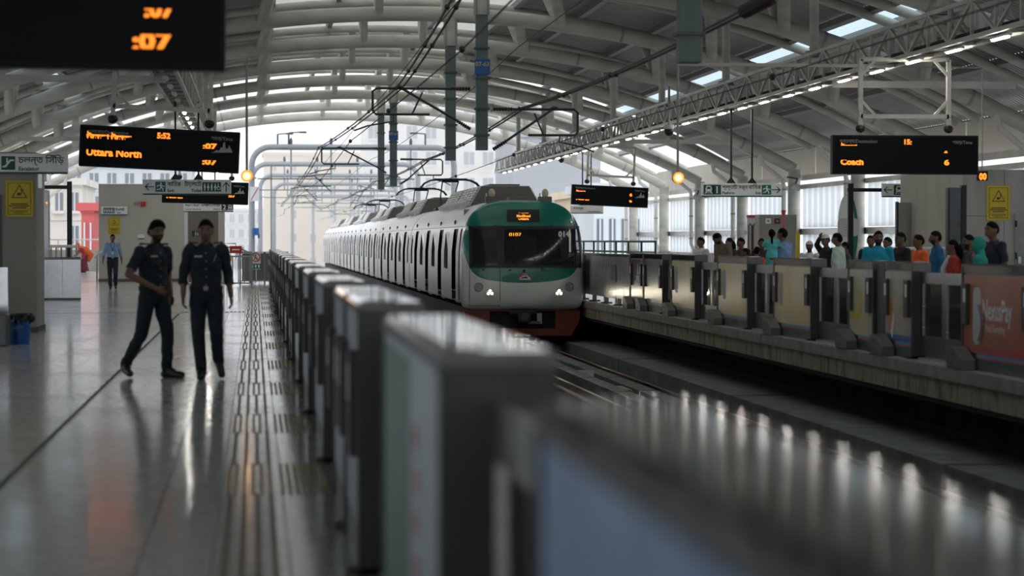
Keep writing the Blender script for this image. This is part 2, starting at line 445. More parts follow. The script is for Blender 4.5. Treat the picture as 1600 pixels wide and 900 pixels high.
# ---- arches (one truss each): lower tube, two upper tubes, web stubs
def make_arch():
    root = empty('roof_arch', label='curved grey tubular steel roof arch spanning the station', cat='roof arch', group='steel roof arches')
    AM = 27.75
    mb = MB(); mb.tube([arc(RL, -AM + 2 * AM * i / 48) for i in range(49)], .215, 14); mb.build('lower_tube', 'arch_paint', root, smooth=True)
    for dy in (-1.05, 1.05):
        mb = MB(); mb.tube([arc(RU, -28.5 + 57 * i / 40, dy) for i in range(41)], .13, 10); mb.build('upper_tube', 'arch_paint', root, smooth=True)
    for off in (-12.3, -8.7, -4.3, 4.3, 8.7, 12.3):
        a = math.degrees(math.asin(off / RL)); sg = 1 if off > 0 else -1
        for dy in (-1.05, 1.05):
            mb = MB(); mb.tube([arc(RL - .02, a, dy * .12), arc(RU, a - sg * .9, dy)], .17, 12); mb.build('web_tube', 'arch_paint', root, smooth=True)
    for off in (-.95, .95):
        a = math.degrees(math.asin(off / RL))
        for dy in (-1.05, 1.05):
            mb = MB(); mb.tube([arc(RL, a, dy * .1), arc(RU, a, dy)], .125, 10); mb.build('web_tube', 'arch_paint', root, smooth=True)
    for a in (-24, -17, -10.5, 10.5, 17, 24):       # flange joints
        mb = MB(); mb.tube([arc(RL, a - .07), arc(RL, a + .07)], .226, 14); mb.build('joint_ring', 'steel_grey', root, smooth=True)
    return root
arch0 = make_arch(); arch0.location.y = ARCH_Y[0]; arch0['label'] = 'outermost tubular steel roof arch at the open end of the station'
for k, y in enumerate(ARCH_Y[1:]):
    c = copy_tree(arch0); c.location.y = y; c['label'] = ORD[k + 1] + ' tubular steel roof arch in from the open end of the station'
# ---- columns at the eaves and side walls
def make_column(sg):
    root = empty('steel_column', label='round steel column on pedestal at the %s wall' % ('platform one' if sg > 0 else 'escalator side'), cat='column', group='columns along the %s wall' % ('platform one' if sg > 0 else 'escalator side'))
    x = CXS + sg * 15.5
    MB().cyl((x, 0, .95), (x, 0, 4.16), .24, 16).build('shaft', 'arch_paint', root, smooth=True)
    MB().box(x - .36, x + .36, -.36, .36, 0, .95).build('pedestal', 'concrete', root, bevel=.02)
    MB().cyl((x, 0, .95), (x, 0, 1.0), .33, 16).build('base_plate', 'steel_grey', root)
    mb = MB(); xi = x - sg * .42
    mb.tube([(xi - sg * .9, -.1, 4.75), (xi - sg * .8, -.1, 4.35), (xi - sg * .05, -.1, 3.75), (xi, -.1, 3.55), (xi, -.1, 1.35), (xi + sg * .12, -.1, 1.1), (xi + sg * .12, -.1, .1)], .085, 10)
    mb.build('downpipe', 'pipe_white', root, smooth=True)
    for z in (1.6, 2.6, 3.4): MB().cyl((xi, -.1, z - .03), (xi, -.1, z + .03), .1, 10).build('pipe_clip', 'steel_grey', root)
    return root
for sg in (1, -1):
    c0 = make_column(sg); c0.location.y = ARCH_Y[0]; wl = c0['label']; c0['label'] = wl + ', under the outermost roof arch'
    for k, y in enumerate(ARCH_Y[1:14]):
        c = copy_tree(c0); c.location.y = y; c['label'] = wl + ', under the %s roof arch' % ORD[k + 1]
def rib_panel(z0, z1, L, m, pitch=.80):
    n = int(L / pitch); p = L / n; prof = []
    for i in range(n): prof += [(i * p, 0), (i * p + p * .42, 0), (i * p + p * .5, .14), (i * p + p * .92, .14)]
    prof.append((L, 0)); w = len(prof)
    mb = MB(); mb.add([(h, y, z) for z in (z0, z1) for (y, h) in prof], [(i, i + 1, w + i + 1, w + i) for i in range(w - 1)], m)
    return mb.mesh('wall_panel')
pu = rib_panel(1.98, 3.42, BAY - .75, 'wall_sheet'); pl = rib_panel(.95, 1.72, BAY - .75, 'wall_sheet')
for sg, nm in ((1, 'wall_right'), (-1, 'wall_left')):
    w = empty(nm); tag(w, 'translucent ribbed daylight wall %s' % ('behind the crowded platform' if sg > 0 else 'behind the escalators'), kind='structure')
    x = CXS + sg * 15.75
    for k in range(0, 15):
        y = ARCH_Y[k] - BAY + .37
        if sg > 0 or k > 5: share('wall_panel', pu, w, (x, y, 0))
        share('wall_panel', pl, w, (x, y, 0))
    MB().box(x - .05, x + .2, ARCH_Y[15], ARCH_Y[0], 1.72, 1.95).build('rail_band', 'stainless', w)
    MB().box(x - .05, x + .2, ARCH_Y[15], ARCH_Y[0], 3.42, 3.58).build('rail_band', 'arch_paint', w)
    MB().box(x - .1, x + .2, Y_BACK, ARCH_Y[0], 0, .95).build('base_wall', 'concrete', w)
# ---- lattice cable girders over both platforms
def girder(x, y0, y1, label, lit=0):
    root = empty('lattice_girder', label=label, cat='girder')
    zb, zt, hw = 4.78, 5.38, .24
    for xx in (x - hw, x + hw):
        for z in (zb, zt):
            MB().bar((xx, y0, z), (xx, y1, z), .07, .07).build('chord', 'arch_paint', root)
    n = int((y1 - y0) / 1.25); p = (y1 - y0) / n
    for xx in (x - hw, x + hw):
        lm = MB()
        vb = MB().bar((0, 0, zb), (0, 0, zt), .05, .05).mesh('upright'); vb.materials.append(MATS['arch_paint'])
        d1 = MB().bar((0, 0, zb), (0, p, zt), .05, .05).mesh('diagonal'); d1.materials.append(MATS['arch_paint'])
        d2 = MB().bar((0, 0, zt), (0, p, zb), .05, .05).mesh('diagonal'); d2.materials.append(MATS['arch_paint'])
        for i in range(n):
            share('upright', vb, root, (xx, y0 + i * p, 0)); share('diagonal', d1 if i % 2 == 0 else d2, root, (xx, y0 + i * p, 0))
    rg = MB().bar((x - hw, 0, zb), (x + hw, 0, zb), .05, .04).mesh('cross_rung'); rg.materials.append(MATS['arch_paint'])
    for i in range(n + 1): share('cross_rung', rg, root, (0, y0 + i * p, 0))
    MB().box(x - .17, x + .17, y0, y1, zb + .03, zb + .06).build('cable_tray', 'black_metal', root)
    cb = MB()
    for q, (dx, rr) in enumerate([(-.12, .03), (-.04, .04), (.05, .03), (.12, .035)]):
        cb.tube([(x + dx + random.uniform(-.02, .02), y0 + t * (y1 - y0) / 30, zb + .09 + random.uniform(0, .03)) for t in range(31)], rr, 6)
    cb.build('cable_bundle', 'rubber', root)
    for i in range(0, n, 2):
        bt = MB().box(x - .05, x + .05, y0 + i * p + .1, y0 + i * p + .95, zb - .07, zb - .03).build('batten_light', 'white_paint', root)
        MB().box(x - .022, x + .022, y0 + i * p + .14, y0 + i * p + .91, zb - .09, zb - .07).build('light_tube', 'lamp_tube' if y0 + i * p > lit else 'white_paint', bt)
    for y in ARCH_Y:
        if y0 < y < y1: 
            dz = ZC0 + math.sqrt(RL ** 2 - (x - CXS) ** 2)
            MB().cyl((x, y, zt), (x, y, dz - .1), .10, 10).build('hanger', 'arch_paint', root, smooth=True)
            MB().cyl((x, y, zt), (x, y, zt + .12), .19, 10).build('hanger_foot', 'steel_grey', root)
    return root
girder(11.75, 16, 113.5, 'long grey lattice cable girder hung above the crowded platform')
girder(-1.75, 12, 113.5, 'long grey lattice cable girder hung above the platform where guards walk', 58)  # far tubes here are kept lit as added light for the signs
# side ties from the girders to the arches
for k in (5, 8):
    y = ARCH_Y[k]
    t = MB().bar((-1.75, y - 1.6, 4.70), (-7.4, y - 1.6, 4.70), .07, .14).build('tie_beam', 'arch_paint'); tag(t, 'thin grey horizontal tie beam beside the left-hand lattice girder under the roof', 'tie beam', 'tie beams at the near girder')
    t = MB().bar((11.75, y - 1.6, 4.70), (15.6, y - 1.6, 4.70), .07, .14).build('tie_beam', 'arch_paint'); tag(t, 'thin grey tie beam from the lattice girder towards the ribbed wall', 'tie beam', 'tie beams at the far girder')
# ---- plastered block with the toilets at the end of the near platform
d = 87.
xl, xr, xd = wx(155, d), wx(288, d), wx(341, d); yb = wy(220, d)
YBLK = yb; blk = empty('wall_block'); tag(blk, 'beige plastered block with a dark doorway at the end of the near platform', kind='structure')
MB().box(xl, xr, yb, yb + 6, 0, 3.58).build('plaster_wall', 'block_plaster', blk)
MB().box(xr, xd + .1, yb + 1.0, yb + 6, 0, 3.2).build('recess_wall', 'recess', blk)
MB().box(xr, xr + .12, yb, yb + 2.5, 0, 3.2).build('door_jamb', 'white_paint', blk)
MB().box(xd, xd + .16, yb, yb + 6, 0, 3.2).build('door_jamb', 'block_plaster', blk)
MB().box(xr, xd + .16, yb, yb + .3, 2.75, 3.2).build('lintel', 'block_plaster', blk)
MB().box(xl - .02, xr + .02, yb - .03, yb, 0, .1).build('skirting', 'doorway', blk)
# parapet wall behind the woman at the platform end
pw = MB().box(-11, xl, 118, 118.2, 0, 1.05).build('wall_end', 'wall_marble'); tag(pw, 'low brown stone parapet at the far end of the near platform', kind='structure')
hr = empty('hand_rail', label='steel hand rail on the low stone parapet at the platform end', cat='rail')
MB().tube([(-11, 118.1, 1.55), (xl, 118.1, 1.55)], .03, 8).build('rail', 'stainless', hr)
for i in range(5): MB().cyl((-10.8 + i * 1.2, 118.1, 1.05), (-10.8 + i * 1.2, 118.1, 1.55), .025, 8).build('post', 'stainless', hr)
# right-hand service room
d = 52.
xs = wx(1503, d); ys_ = wy(1503, d)
YROOM = ys_; blkr = empty('wall_room'); tag(blkr, 'grey marble clad service room on the crowded platform', kind='structure')
for i in range(4):
    for j in range(3):
        MB().box(xs + i * .95 + .005, xs + i * .95 + .945, ys_, ys_ + .08, j * 1.02 + .005, j * 1.02 + 1.015).build('marble_panel', 'wall_marble', blkr)
MB().box(xs, xs + 3.85, ys_ + .06, ys_ + 5, 0, 3.06).build('room_body', 'wall_plaster', blkr)
dr = MB().box(wx(1588, d), wx(1588, d) + 1.0, ys_ - .04, ys_ + .02, 0, 2.12).build('door_1', 'steel_grey'); tag(dr, 'grey steel door of the marble service room', kind='structure')
MB().box(wx(1588, d) + .05, wx(1588, d) + .12, ys_ - .1, ys_ - .04, 1.0, 1.15).build('door_handle', 'stainless', dr)
for z in (.4, 1.1, 1.8): MB().cyl((wx(1588, d) + .015, ys_ - .06, z), (wx(1588, d) + .015, ys_ - .06, z + .14), .025, 8).build('hinge', 'black_metal', dr)
# ================================================================== TRACKS
for xr_, nm in ((1.78, 'left rail of the empty track beside the near gates'), (3.22, 'right rail of the empty track beside the near gates'), (5.83, 'left rail of the track the train runs on'), (7.27, 'right rail of the track the train runs on')):
    mb = MB(); prof = [(-.07, -.17), (.07, -.17), (.07, -.155), (.012, -.13), (.012, -.045), (.036, -.03), (.036, -.004), (.03, 0), (-.03, 0), (-.036, -.004), (-.036, -.03), (-.012, -.045), (-.012, -.13), (-.07, -.155)]
    mb.prism(prof, 262, ((1, 0, 0), (0, 0, 1), (0, 1, 0)), (xr_, Y_BACK, -1.15)); o = mb.build('track_rail', 'rail_steel'); tag(o, 'worn steel ' + nm, 'rail')
for xr_ in (1.78, 3.22, 5.83, 7.27):
    pass
pm = MB().box(-.14, .14, 0, 3.95, -1.75, -1.03).mesh('plinth_block'); pm.materials.append(MATS['plinth'])
pm2 = MB().box(-.30, .30, 0, 4.6, -1.75, -1.32).mesh('plinth_block'); pm2.materials.append(MATS['plinth'])
pm3 = MB().box(-.55, .55, 0, 11.8, -1.75, -1.02).mesh('cable_trough'); pm3.materials.append(MATS['plinth'])
pm4 = MB().box(-.16, .16, 0, 3.95, -1.75, -1.10).mesh('plinth_block'); pm4.materials.append(MATS['plinth'])
for i in range(12):
    y = 11.0 + i * 4.05
    o = share('guard_block', pm, None, (6.12, y, 0)); tag(o, ORD[11 - i] + ' concrete guard block ahead of the train beside its left rail', 'concrete block', 'concrete guard blocks in the track')
    o = share('guard_block', pm4, None, (6.78, y + 1.2, 0)); tag(o, ORD[11 - i] + ' low concrete block ahead of the train midway between the rails', 'concrete block', 'concrete blocks between the rails')
for i in range(8):
    o = share('cable_trough', pm3, None, (8.25, 2 + i * 12, 0)); tag(o, ORD[i] + ' wide concrete cable trough counted from the blue gate, below far platform edge', 'cable trough', 'cable troughs below the far platform')
    o = share('cable_trough', pm3, None, (4.45, 2 + i * 12, -.2)); tag(o, ORD[i] + ' wide concrete cable trough counted from the blue gate, between the tracks', 'cable trough', 'cable troughs between the tracks')
yp = 15.2 + 4.05 * 8 - .65
sg = empty('track_number_plate', (6.58, 46.0, -1.18), label='small white plate with black 6 on a concrete guard block', cat='number plate')
MB().box(-.02, .04, -.01, .02, -.01, .01).build('stud', 'steel_grey', sg)
MB().box(-.36, .03, -.03, -.01, -.14, .14).build('plate', 'ink_white', sg)
text(sg, '6', (-.25, -.033, -.10), .28, 'sign_ink', bold=.004)
o = MB().box(6.27, 6.61, 41.2, 42.4, -1.16, -1.13).build('cover_plate', 'plate_yellow'); tag(o, 'pale yellow cover plate lying between concrete guard blocks', 'plate')

# ================================================================== TACTILE PAVING
DOORS_L = [.35, 4.9, 9.6, 15.0, 19.55, 24.1, 28.7, 33.85, 38.4, 42.95, 47.55, 52.7, 57.25, 61.8, 66.4, 71.55]
path = empty('tactile_path', label='brown ribbed guide path running along the platform gates', cat='tactile strip')
LX = (-.143, -.063, .014, .092)
rb = {}
def bar_mesh(L, w, m):
    k = (round(L, 2), w, m)
    if k not in rb: rb[k] = MB().box(-w / 2, w / 2, 0, L, -.001, .006).mesh('guide_bar'); rb[k].materials.append(MATS[m])
    return rb[k]
ys = DOORS_L[1:]
for i in range(len(ys) - 1):
    y0 = ys[i] + .97; y1 = ys[i + 1] - .97
    for x in LX: share('guide_bar', bar_mesh(y1 - y0, .026, 'tactile_path'), path, (x, y0, 0))
for k, y in enumerate(ys):
    t = empty('tactile_row', (0, y, 0), label=ORD[k] + ' row of golden ribbed warning tiles counted from the blue gate', cat='tactile tiles', group='warning tile rows at the gate openings')
    me = bar_mesh(1.9, .022, 'tactile_bar')
    for x in (-.163, -.118, -.067, -.012, .04, .092): share('warning_bar', me, t, (x, -.95, 0))
    for q in range(7): share('warning_bar', me, t, (.165 + q * .045, -.95, 0))
t = empty('tactile_row', (0, 50.2, 0), label='short tactile branch strip leading from the guide path across the floor', cat='tactile tiles')
for q in range(16): share('warning_bar', bar_mesh(.28, .05, 'tactile_bar'), t, (-.24 - q * .085, -.14, 0))

# ================================================================== PLATFORM GATES
def gate_unit(x0, x1, y0, y1, film_neg, film_pos, label, group=None, brackets=True, stripes=True, sensors=True, cap=1.12):
    """fixed half-height screen; x0 is the -X face, x1 the +X face"""
    root = empty('platform_gate', ((x0 + x1) / 2, y0, 0), label=label, cat='platform gate', group=group)
    L = y1 - y0; h = (x1 - x0) / 2
    if film_neg == 'film_hollow':
        fm_ = MB(); fm_.box(-h + .012, h - .012, .04, .14, .02, cap + .01); fm_.box(-h + .012, h - .012, L - .14, L - .04, .02, cap + .01); fm_.box(-h + .012, h - .012, .14, L - .14, .02, .24); fm_.box(-h + .012, h - .012, .14, L - .14, cap - .05, cap + .01); fm_.build('body', 'psd_core', root)
    else: MB().box(-h + .012, h - .012, .04, L - .04, .02, cap + .01).build('body', 'psd_core', root)
    for ya in (-.006, L): MB().box(-h - .010, h + .010, ya, ya + .006, cap - .01, 1.225).build('cap_end', 'psd_grey', root)
    mb = MB(); prof = [(-h - .008, cap), (h + .008, cap), (h + .008, 1.21), (h - .02, 1.232), (-h + .02, 1.232), (-h - .008, 1.21)]
    mb.prism(prof, L, ((1, 0, 0), (0, 0, 1), (0, 1, 0)), (0, 0, 0)); mb.build('top_cap', 'stainless_worn', root)
    for ya in (0, L - .06): MB().box(-h - .012, h + .012, ya, ya + .06, 0, 1.20).build('end_post', 'psd_dark', root)
    MB().box(-h, h, .06, L - .06, .0, .19).build('kick_plate', 'psd_grey', root)
    MB().box(-h - .06, h + .06, .0, .14, 0, .03).build('foot_plate', 'psd_dark', root)
    if film_neg: MB().box(-h - .004, -h + .012, .07, L - .07, .20, cap - .02).build('film_panel', film_neg, root)
    if film_pos: MB().box(h - .012, h + .004, .07, L - .07, .20, cap - .02).build('film_panel', film_pos, root)
    if cap > 1.15: MB().box(-h - .012, -h, 0, L, cap - .02, cap + .005).build('cap_seal', 'edge_black', root)
    if sensors:
        for ya in (.10, L - .30):
            s = MB().box(-h - .05, -h, ya, ya + .20, .52, 1.0).build('sensor_housing', 'psd_dark', root, bevel=.01)
            MB().box(-h - .054, -h - .05, ya + .02, ya + .10, .78, .94).build('sticker', 'ink_white', s)
    if stripes:
        MB().box(-h - .008, -h, .10, L - .6, .135, .155).build('stripe', 'film_red', root)
        MB().box(-h - .008, -h, .10, L - .6, .085, .115).build('stripe', 'film_green', root)
        MB().box(-h - .008, -h, .10, L - .6, .155, .20).build('stripe', 'film_ltblue', root)
    if brackets:
        b = MB(); b.prism([(-.42, 0), (.22, 0), (.22, .25), (-.02, .27), (-.42, .12)], .16, ((0, 1, 0), (0, 0, 1), (1, 0, 0)), (-h - .18, L - .18, 0)); b = b.build('bracket', 'psd_grey', root, bevel=.006)
        for q in range(3):
            for z in (.07, .18): MB().cyl((-h - .181, L - .18 + .16 - q * .10, z), (-h - .178, L - .18 + .16 - q * .10, z), .016, 8).build('bolt_hole', 'rubber', b)
    return root
def gate_door(x0, x1, y0, y1, label, group=None):
    root = empty('sliding_gate_door', ((x0 + x1) / 2, y0, 0), label=label, cat='gate door', group=group)
    L = y1 - y0
    for (a, b) in ((0.03, L / 2 - .006), (L / 2 + .006, L - .03)):
        lf = MB(); t = .022; fw = .10
        lf.box(-t, t, a, a + fw, .03, 1.10); lf.box(-t, t, b - fw, b, .03, 1.10)
        lf.box(-t, t, a + fw, b - fw, .03, .30); lf.box(-t, t, a + fw, b - fw, .96, 1.10)
        o = lf.build('door_leaf', 'stainless', root)
        MB().box(-.006, .006, a + fw, b - fw, .30, .96).build('pane', 'glass', o)
        MB().box(-t - .004, t + .004, a + fw - .02, a + fw, .30, .96).build('seal', 'rubber', o)
    MB().box(-.06, .06, .15, L - .05, 0, .02).build('sill', 'steel_grey', root)
    return root
# --- crowded side (far platform)
XA, XB = 8.30, 8.52
RU_ = [((50.25, 52.0), 'film_plumfoot', 'film_grey', 'platform gate with a plum coloured sail poster beside the corrugated barrier'),
       ((47.8, 50.2), 'stainless', 'film_grey', 'short stainless platform gate with warm reflections after the sail poster'),
       ((44.2, 46.8), 'film_cream', 'film_back', 'cream filmed platform gate in front of the man in white shirt'),
       ((39.4, 42.05), 'film_cream', 'film_back', 'cream filmed platform gate between the bowed man and turquoise girl'),
       ((34.8, 37.4), 'film_cream', 'film_back', 'largest plain cream platform gate before the man with white cap'),
       ((31.2, 32.6), 'film_pale', 'film_grey', 'narrow platform gate with pale blue and yellow advert film'),
       ((29.3, 30.7), 'film_grey', 'film_grey', 'narrow greyish platform gate with an orange leaf mark'),
       ((24.6, 27.2), 'film_orange', 'film_grey', 'orange platform gate advert reading NexusPay')]
runits = []
for (a, b), fn, fp, lb in RU_:
    runits.append(gate_unit(XA, XB, a, b, fn, fp, lb))
for k, (a, b) in enumerate([(46.8, 47.8), (42.05, 44.2), (37.4, 39.4), (32.6, 34.8), (27.2, 29.3)]):
    gate_door(XA + .06, XB - .06, a, b, ['narrow glass gate door beside man in white shirt', 'double glass gate door between two cream gates near the bowed man', 'double glass gate door beneath the turquoise girl',
              'double glass gate door below the man in pale green shirt', 'double glass gate door left of the orange NexusPay panel'][k])
gap = MB().box(XA + .02, XB - .02, 30.78, 31.12, 0, 1.18).build('gate_filler_post', 'psd_dark'); tag(gap, 'dark filler post between the two narrow advert gates', 'post')
# adverts on the far gates (drawn in the gate's own coordinates, read from the track)
def disc(cx, cz, rx, rz, n=24, a0=0, a1=2 * PI): return [(cx + rx * math.cos(a0 + (a1 - a0) * i / n), cz + rz * math.sin(a0 + (a1 - a0) * i / n)) for i in range(n + (0 if a1 - a0 > 6.2 else 1))]
u = runits[7]; XF = -.11 - .005
def on_track(parent, poly, m, name, off=0.): MB().prism([(-a, b) for a, b in poly], .003, FACE_TRACK, (XF - off, 0, 0), m).build(name, None, parent)
def yz(poly, parent, m, name, off=0.):
    mb = MB(); mb.prism([(-y, z) for y, z in poly], .003, ((0, -1, 0), (0, 0, 1), (-1, 0, 0)), (XF - off, 0, 0)); return mb.build(name, m, parent)
def rrect(y0, y1, z0, z1, r=.05, n=5):
    out = []
    for cx, cz, a in ((y1 - r, z1 - r, 0), (y0 + r, z1 - r, PI / 2), (y0 + r, z0 + r, PI), (y1 - r, z0 + r, 1.5 * PI)):
        out += [(cx + r * math.cos(a + PI / 2 * i / n), cz + r * math.sin(a + PI / 2 * i / n)) for i in range(n + 1)]
    return out
yz(rrect(1.86, 2.16, .30, .96, .10), u, 'film_phone', 'phone_picture')
for k, (m, o_) in enumerate((('sign_blue', 0), ('film_red', .05), ('film_green', .10))):
    pts = []
    for i in range(13):
        t = i / 12; y = 1.98 - o_ - .13 * math.sin(t * PI); pts.append((y, .34 + .42 * t))
    poly = pts + [(y - .032, z) for y, z in reversed(pts)]
    yz(poly, u, m, 'swoosh', .003)
text(u, 'NexusPay', (XF - .004, 1.80, .60), .33, 'ink_white', basis=FACE_TRACK, bold=.006, width=1.05)
text(u, 'Meets Everything', (XF - .004, 1.70, .46), .13, 'ink_white', basis=FACE_TRACK, width=.72)
yz([(.10, .20), (2.4, .20), (2.4, .25), (.10, .30)], u, 'film_red', 'advert_band', .002)
u = runits[6]
yz([(1.20, .42), (1.06, .78), (.98, .72), (.88, .46), (1.0, .24)], u, 'ink_orange', 'leaf_mark')
yz([(1.02, .30), (.90, .58), (.84, .48), (.94, .22)], u, 'ink_white', 'leaf_mark', .003)
yz([(.06, .20), (1.3, .20), (1.3, .28), (.06, .28)], u, 'sign_blue', 'advert_band', .002)
u = runits[5]
yz([(1.2, .62), (1.02, .50), (.80, .56), (.62, .84), (.60, .60), (.82, .42), (1.05, .40), (1.2, .48)], u, 'caution_yellow', 'advert_curve')
for u in (runits[2], runits[4], runits[3]): yz(rrect(1.9, 2.12, .47, .98, .02), u, 'film_ltblue' if u is not runits[4] else 'film_plumfoot', 'advert_patch')
u = runits[0]
yz([(.3, .62), (1.6, .62), (1.6, 1.08), (.3, 1.08)], u, 'film_plum', 'poster')
yz([(.80, .76), (.62, .76), (.70, 1.0)], u, 'ink_white', 'sail_mark', .003)
for q in range(4): yz([(.50 + q * .12, .64), (.58 + q * .12, .64), (.58 + q * .12, .74), (.50 + q * .12, .74)], u, 'ink_white', 'poster_letter', .003)
# corrugated steel barrier on the far platform edge behind the last gate
bar_ = empty('corrugated_barrier', (8.40, 52.2, 0), label='corrugated stainless barrier with a dark vent beside the train cab', cat='barrier')
for s_ in range(7):
    prof = []; w_ = 1.98; n = 14; p = w_ / n
    for i in range(n): prof += [(i * p, 0), (i * p + p * .4, 0), (i * p + p * .5, .03), (i * p + p * .9, .03)]
    prof.append((w_, 0)); w = len(prof)
    mb = MB(); mb.add([(h - .1, y + s_ * 2.0, z) for z in (.16, 1.13) for (y, h) in prof], [(i, w + i, w + i + 1, i + 1) for i in range(w - 1)])
    mb.build('corrugated_panel', 'stainless', bar_)
    MB().box(-.06, .04, s_ * 2, s_ * 2 + .06, 0, 1.15).build('post', 'steel_grey', bar_)
    MB().box(-.14, .12, s_ * 2 - .07, s_ * 2 + .13, 0, .03).build('foot', 'psd_dark', bar_)
MB().box(-.12, .08, 0, 14, 1.13, 1.19).build('top_rail', 'stainless', bar_)
v = MB().box(-.115, -.10, 1.85, 2.65, .55, .93).build('vent', 'black_metal', bar_)
for q in range(6): MB().box(-.125, -.115, 1.88 + q * .13, 1.93 + q * .13, .56, .92).build('vent_slat', 'steel_grey', v)
gr_ = empty('green_railing', (9.2, 54, 0), label='thin green steel railing above the corrugated barrier', cat='railing')
for z in (1.22, 1.48): MB().tube([(0, 0, z), (0, 14, z)], .025, 8).build('rail', 'sign_green', gr_)
for i in range(8): MB().cyl((0, i * 2, 0), (0, i * 2, 1.48), .025, 8).build('post', 'sign_green', gr_)
# --- near platform row
LA, LB = .47, .745
NU = [(1.3, 3.9), (5.9, 8.6), (10.6, 12.15), (12.3, 14.0)]
dl = DOORS_L[3:]
LUN = list(NU)
for i in range(len(dl) - 1):
    a, b = dl[i] + 1.0, dl[i + 1] - 1.0
    if b - a > 3: LUN += [(a, a + 1.5), (a + 1.6, b)]
    else: LUN.append((a, b))
LUN.append((dl[-1] + 1.0, dl[-1] + 4.5))
films = {0: ('film_blue', 'blue filmed platform gate standing before all others of its row'), 1: ('film_ice', 'platform gate with green, white and red advert film behind the blue one'), 2: ('film_steel', 'bluish platform gate next after the green and white advert'), 3: ('film_steel', 'second bluish platform gate paired with its neighbour past the green advert')}
for k, (a, b) in enumerate(LUN):
    fl, lb = films.get(k, ('film_steel' if k % 3 else 'film_ice', ORD[max(0, k - 4)] + ' half-height platform gate past the paired bluish gates beside tactile path'))
    u = gate_unit(LA, LB, a, b, fl, 'film_grey', lb, None if k in films else 'gates in the row beside the tactile path', brackets=False, stripes=False, sensors=(k >= 2), cap=1.195)
    if k == 1:
        h = (LB - LA) / 2
        MB().box(-h - .008, -h - .004, 1.3, 2.55, .22, 1.14).build('advert_patch', 'film_green', u)
        for q in range(6): MB().ell((-h - .006, .95 + .05 * (q % 2), .30 + q * .125), .004, .10, .04, 10, 6).build('advert_mark', 'film_red', u)
DO = [(DOORS_L[i] - 1.0, DOORS_L[i] + 1.0) for i in range(1, len(DOORS_L))]
for k, (a, b) in enumerate(DO):
    gate_door(LA + .10, LB - .10, max(a, 3.9), b, ORD[k] + ' glass double gate door after the blue gate beside the tactile path', 'gate doors in the row beside the tactile path')

# ================================================================== TRAIN
TXC = 6.595; TY0 = 57.95; A_ = 1.51; ZM = .75; BT, BB, NT_, NB_ = 1.76, .97, 3.4, 12
DN, PN = .50, 4.0
def tx(z):
    q = min(1., abs(z - ZM) / (BT if z > ZM else BB)); n = NT_ if z > ZM else NB_
    return A_ * (max(0., 1 - q ** n)) ** (1 / n)
def sfun(x, z):
    b, n = (BT, NT_) if z > ZM else (BB, NB_)
    return ((abs(x) / A_) ** n + (abs(z - ZM) / b) ** n) ** (1 / n)
def ny(x, z, s=None):
    s = min(1., sfun(x, z) if s is None else s)
    return DN * (1 - max(0, 1 - s ** PN) ** (1 / PN)) + (.16 * ((z - .4) / 2.1) ** 2 if z > .4 else 0)
WINS = [(-1.28, -.66, .89, 1.79), (-.49, 1.40, .89, 1.79)]
SUR = (-1.34, 1.45, .83, 1.86)
def patch(x0, x1, z0, z1, m, name, parent, off=.01, nx=14, nz=8, skip=None, xs=None, zs=None, th=0):
    mb = MB()
    xs = xs or [x0 + (x1 - x0) * i / nx for i in range(nx + 1)]; zs = zs or [z0 + (z1 - z0) * i / nz for i in range(nz + 1)]
    w = len(xs); vs = [(x, ny(x, z) - off, z) for z in zs for x in xs]; fs = []
    for j in range(len(zs) - 1):
        for i in range(w - 1):
            cx, cz = (xs[i] + xs[i + 1]) / 2, (zs[j] + zs[j + 1]) / 2
            if skip and any(a < cx < b and c < cz < d for a, b, c, d in skip): continue
            fs.append((j * w + i, j * w + i + 1, (j + 1) * w + i + 1, (j + 1) * w + i))
    mb.add(vs, fs); return mb.build(name, m, parent, smooth=True)
# livery: green over white, the border a shallow curve
m = bpy.data.materials.new('train_livery'); m.use_nodes = True; N = m.node_tree.nodes; L = m.node_tree.links; MATS['train_livery'] = m
b = N['Principled BSDF']; b.inputs['Roughness'].default_value = .25; b.inputs['Coat Weight'].default_value = .3
tc = N.new('ShaderNodeTexCoord'); sx = N.new('ShaderNodeSeparateXYZ'); L.new(tc.outputs['Object'], sx.inputs[0])
def mth(op, a, bb):
    n = N.new('ShaderNodeMath'); n.operation = op
    for i, q in enumerate((a, bb)):
        if q is None: continue
        if isinstance(q, (int, float)): n.inputs[i].default_value = q
        else: L.new(q, n.inputs[i])
    return n.outputs[0]
x2 = mth('MULTIPLY', sx.outputs[0], sx.outputs[0]); x8 = mth('POWER', x2, 5.0)
zb = mth('ADD', mth('ADD', mth('MULTIPLY', x2, .09), mth('MULTIPLY', x8, .012)), .46)
side = mth('MULTIPLY', mth('GREATER_THAN', sx.outputs[1], .14), 0)
k1 = mth('GREATER_THAN', sx.outputs[2], zb); k2 = mth('LESS_THAN', sx.outputs[1], .62)
k = mth('MULTIPLY', k1, k2)
mx = N.new('ShaderNodeMix'); mx.data_type = 'RGBA'; mx.inputs[6].default_value = (.80, .81, .76, 1); mx.inputs[7].default_value = (.004, .185, .135, 1)
L.new(k, mx.inputs[0]); L.new(mx.outputs[2], b.inputs['Base Color'])

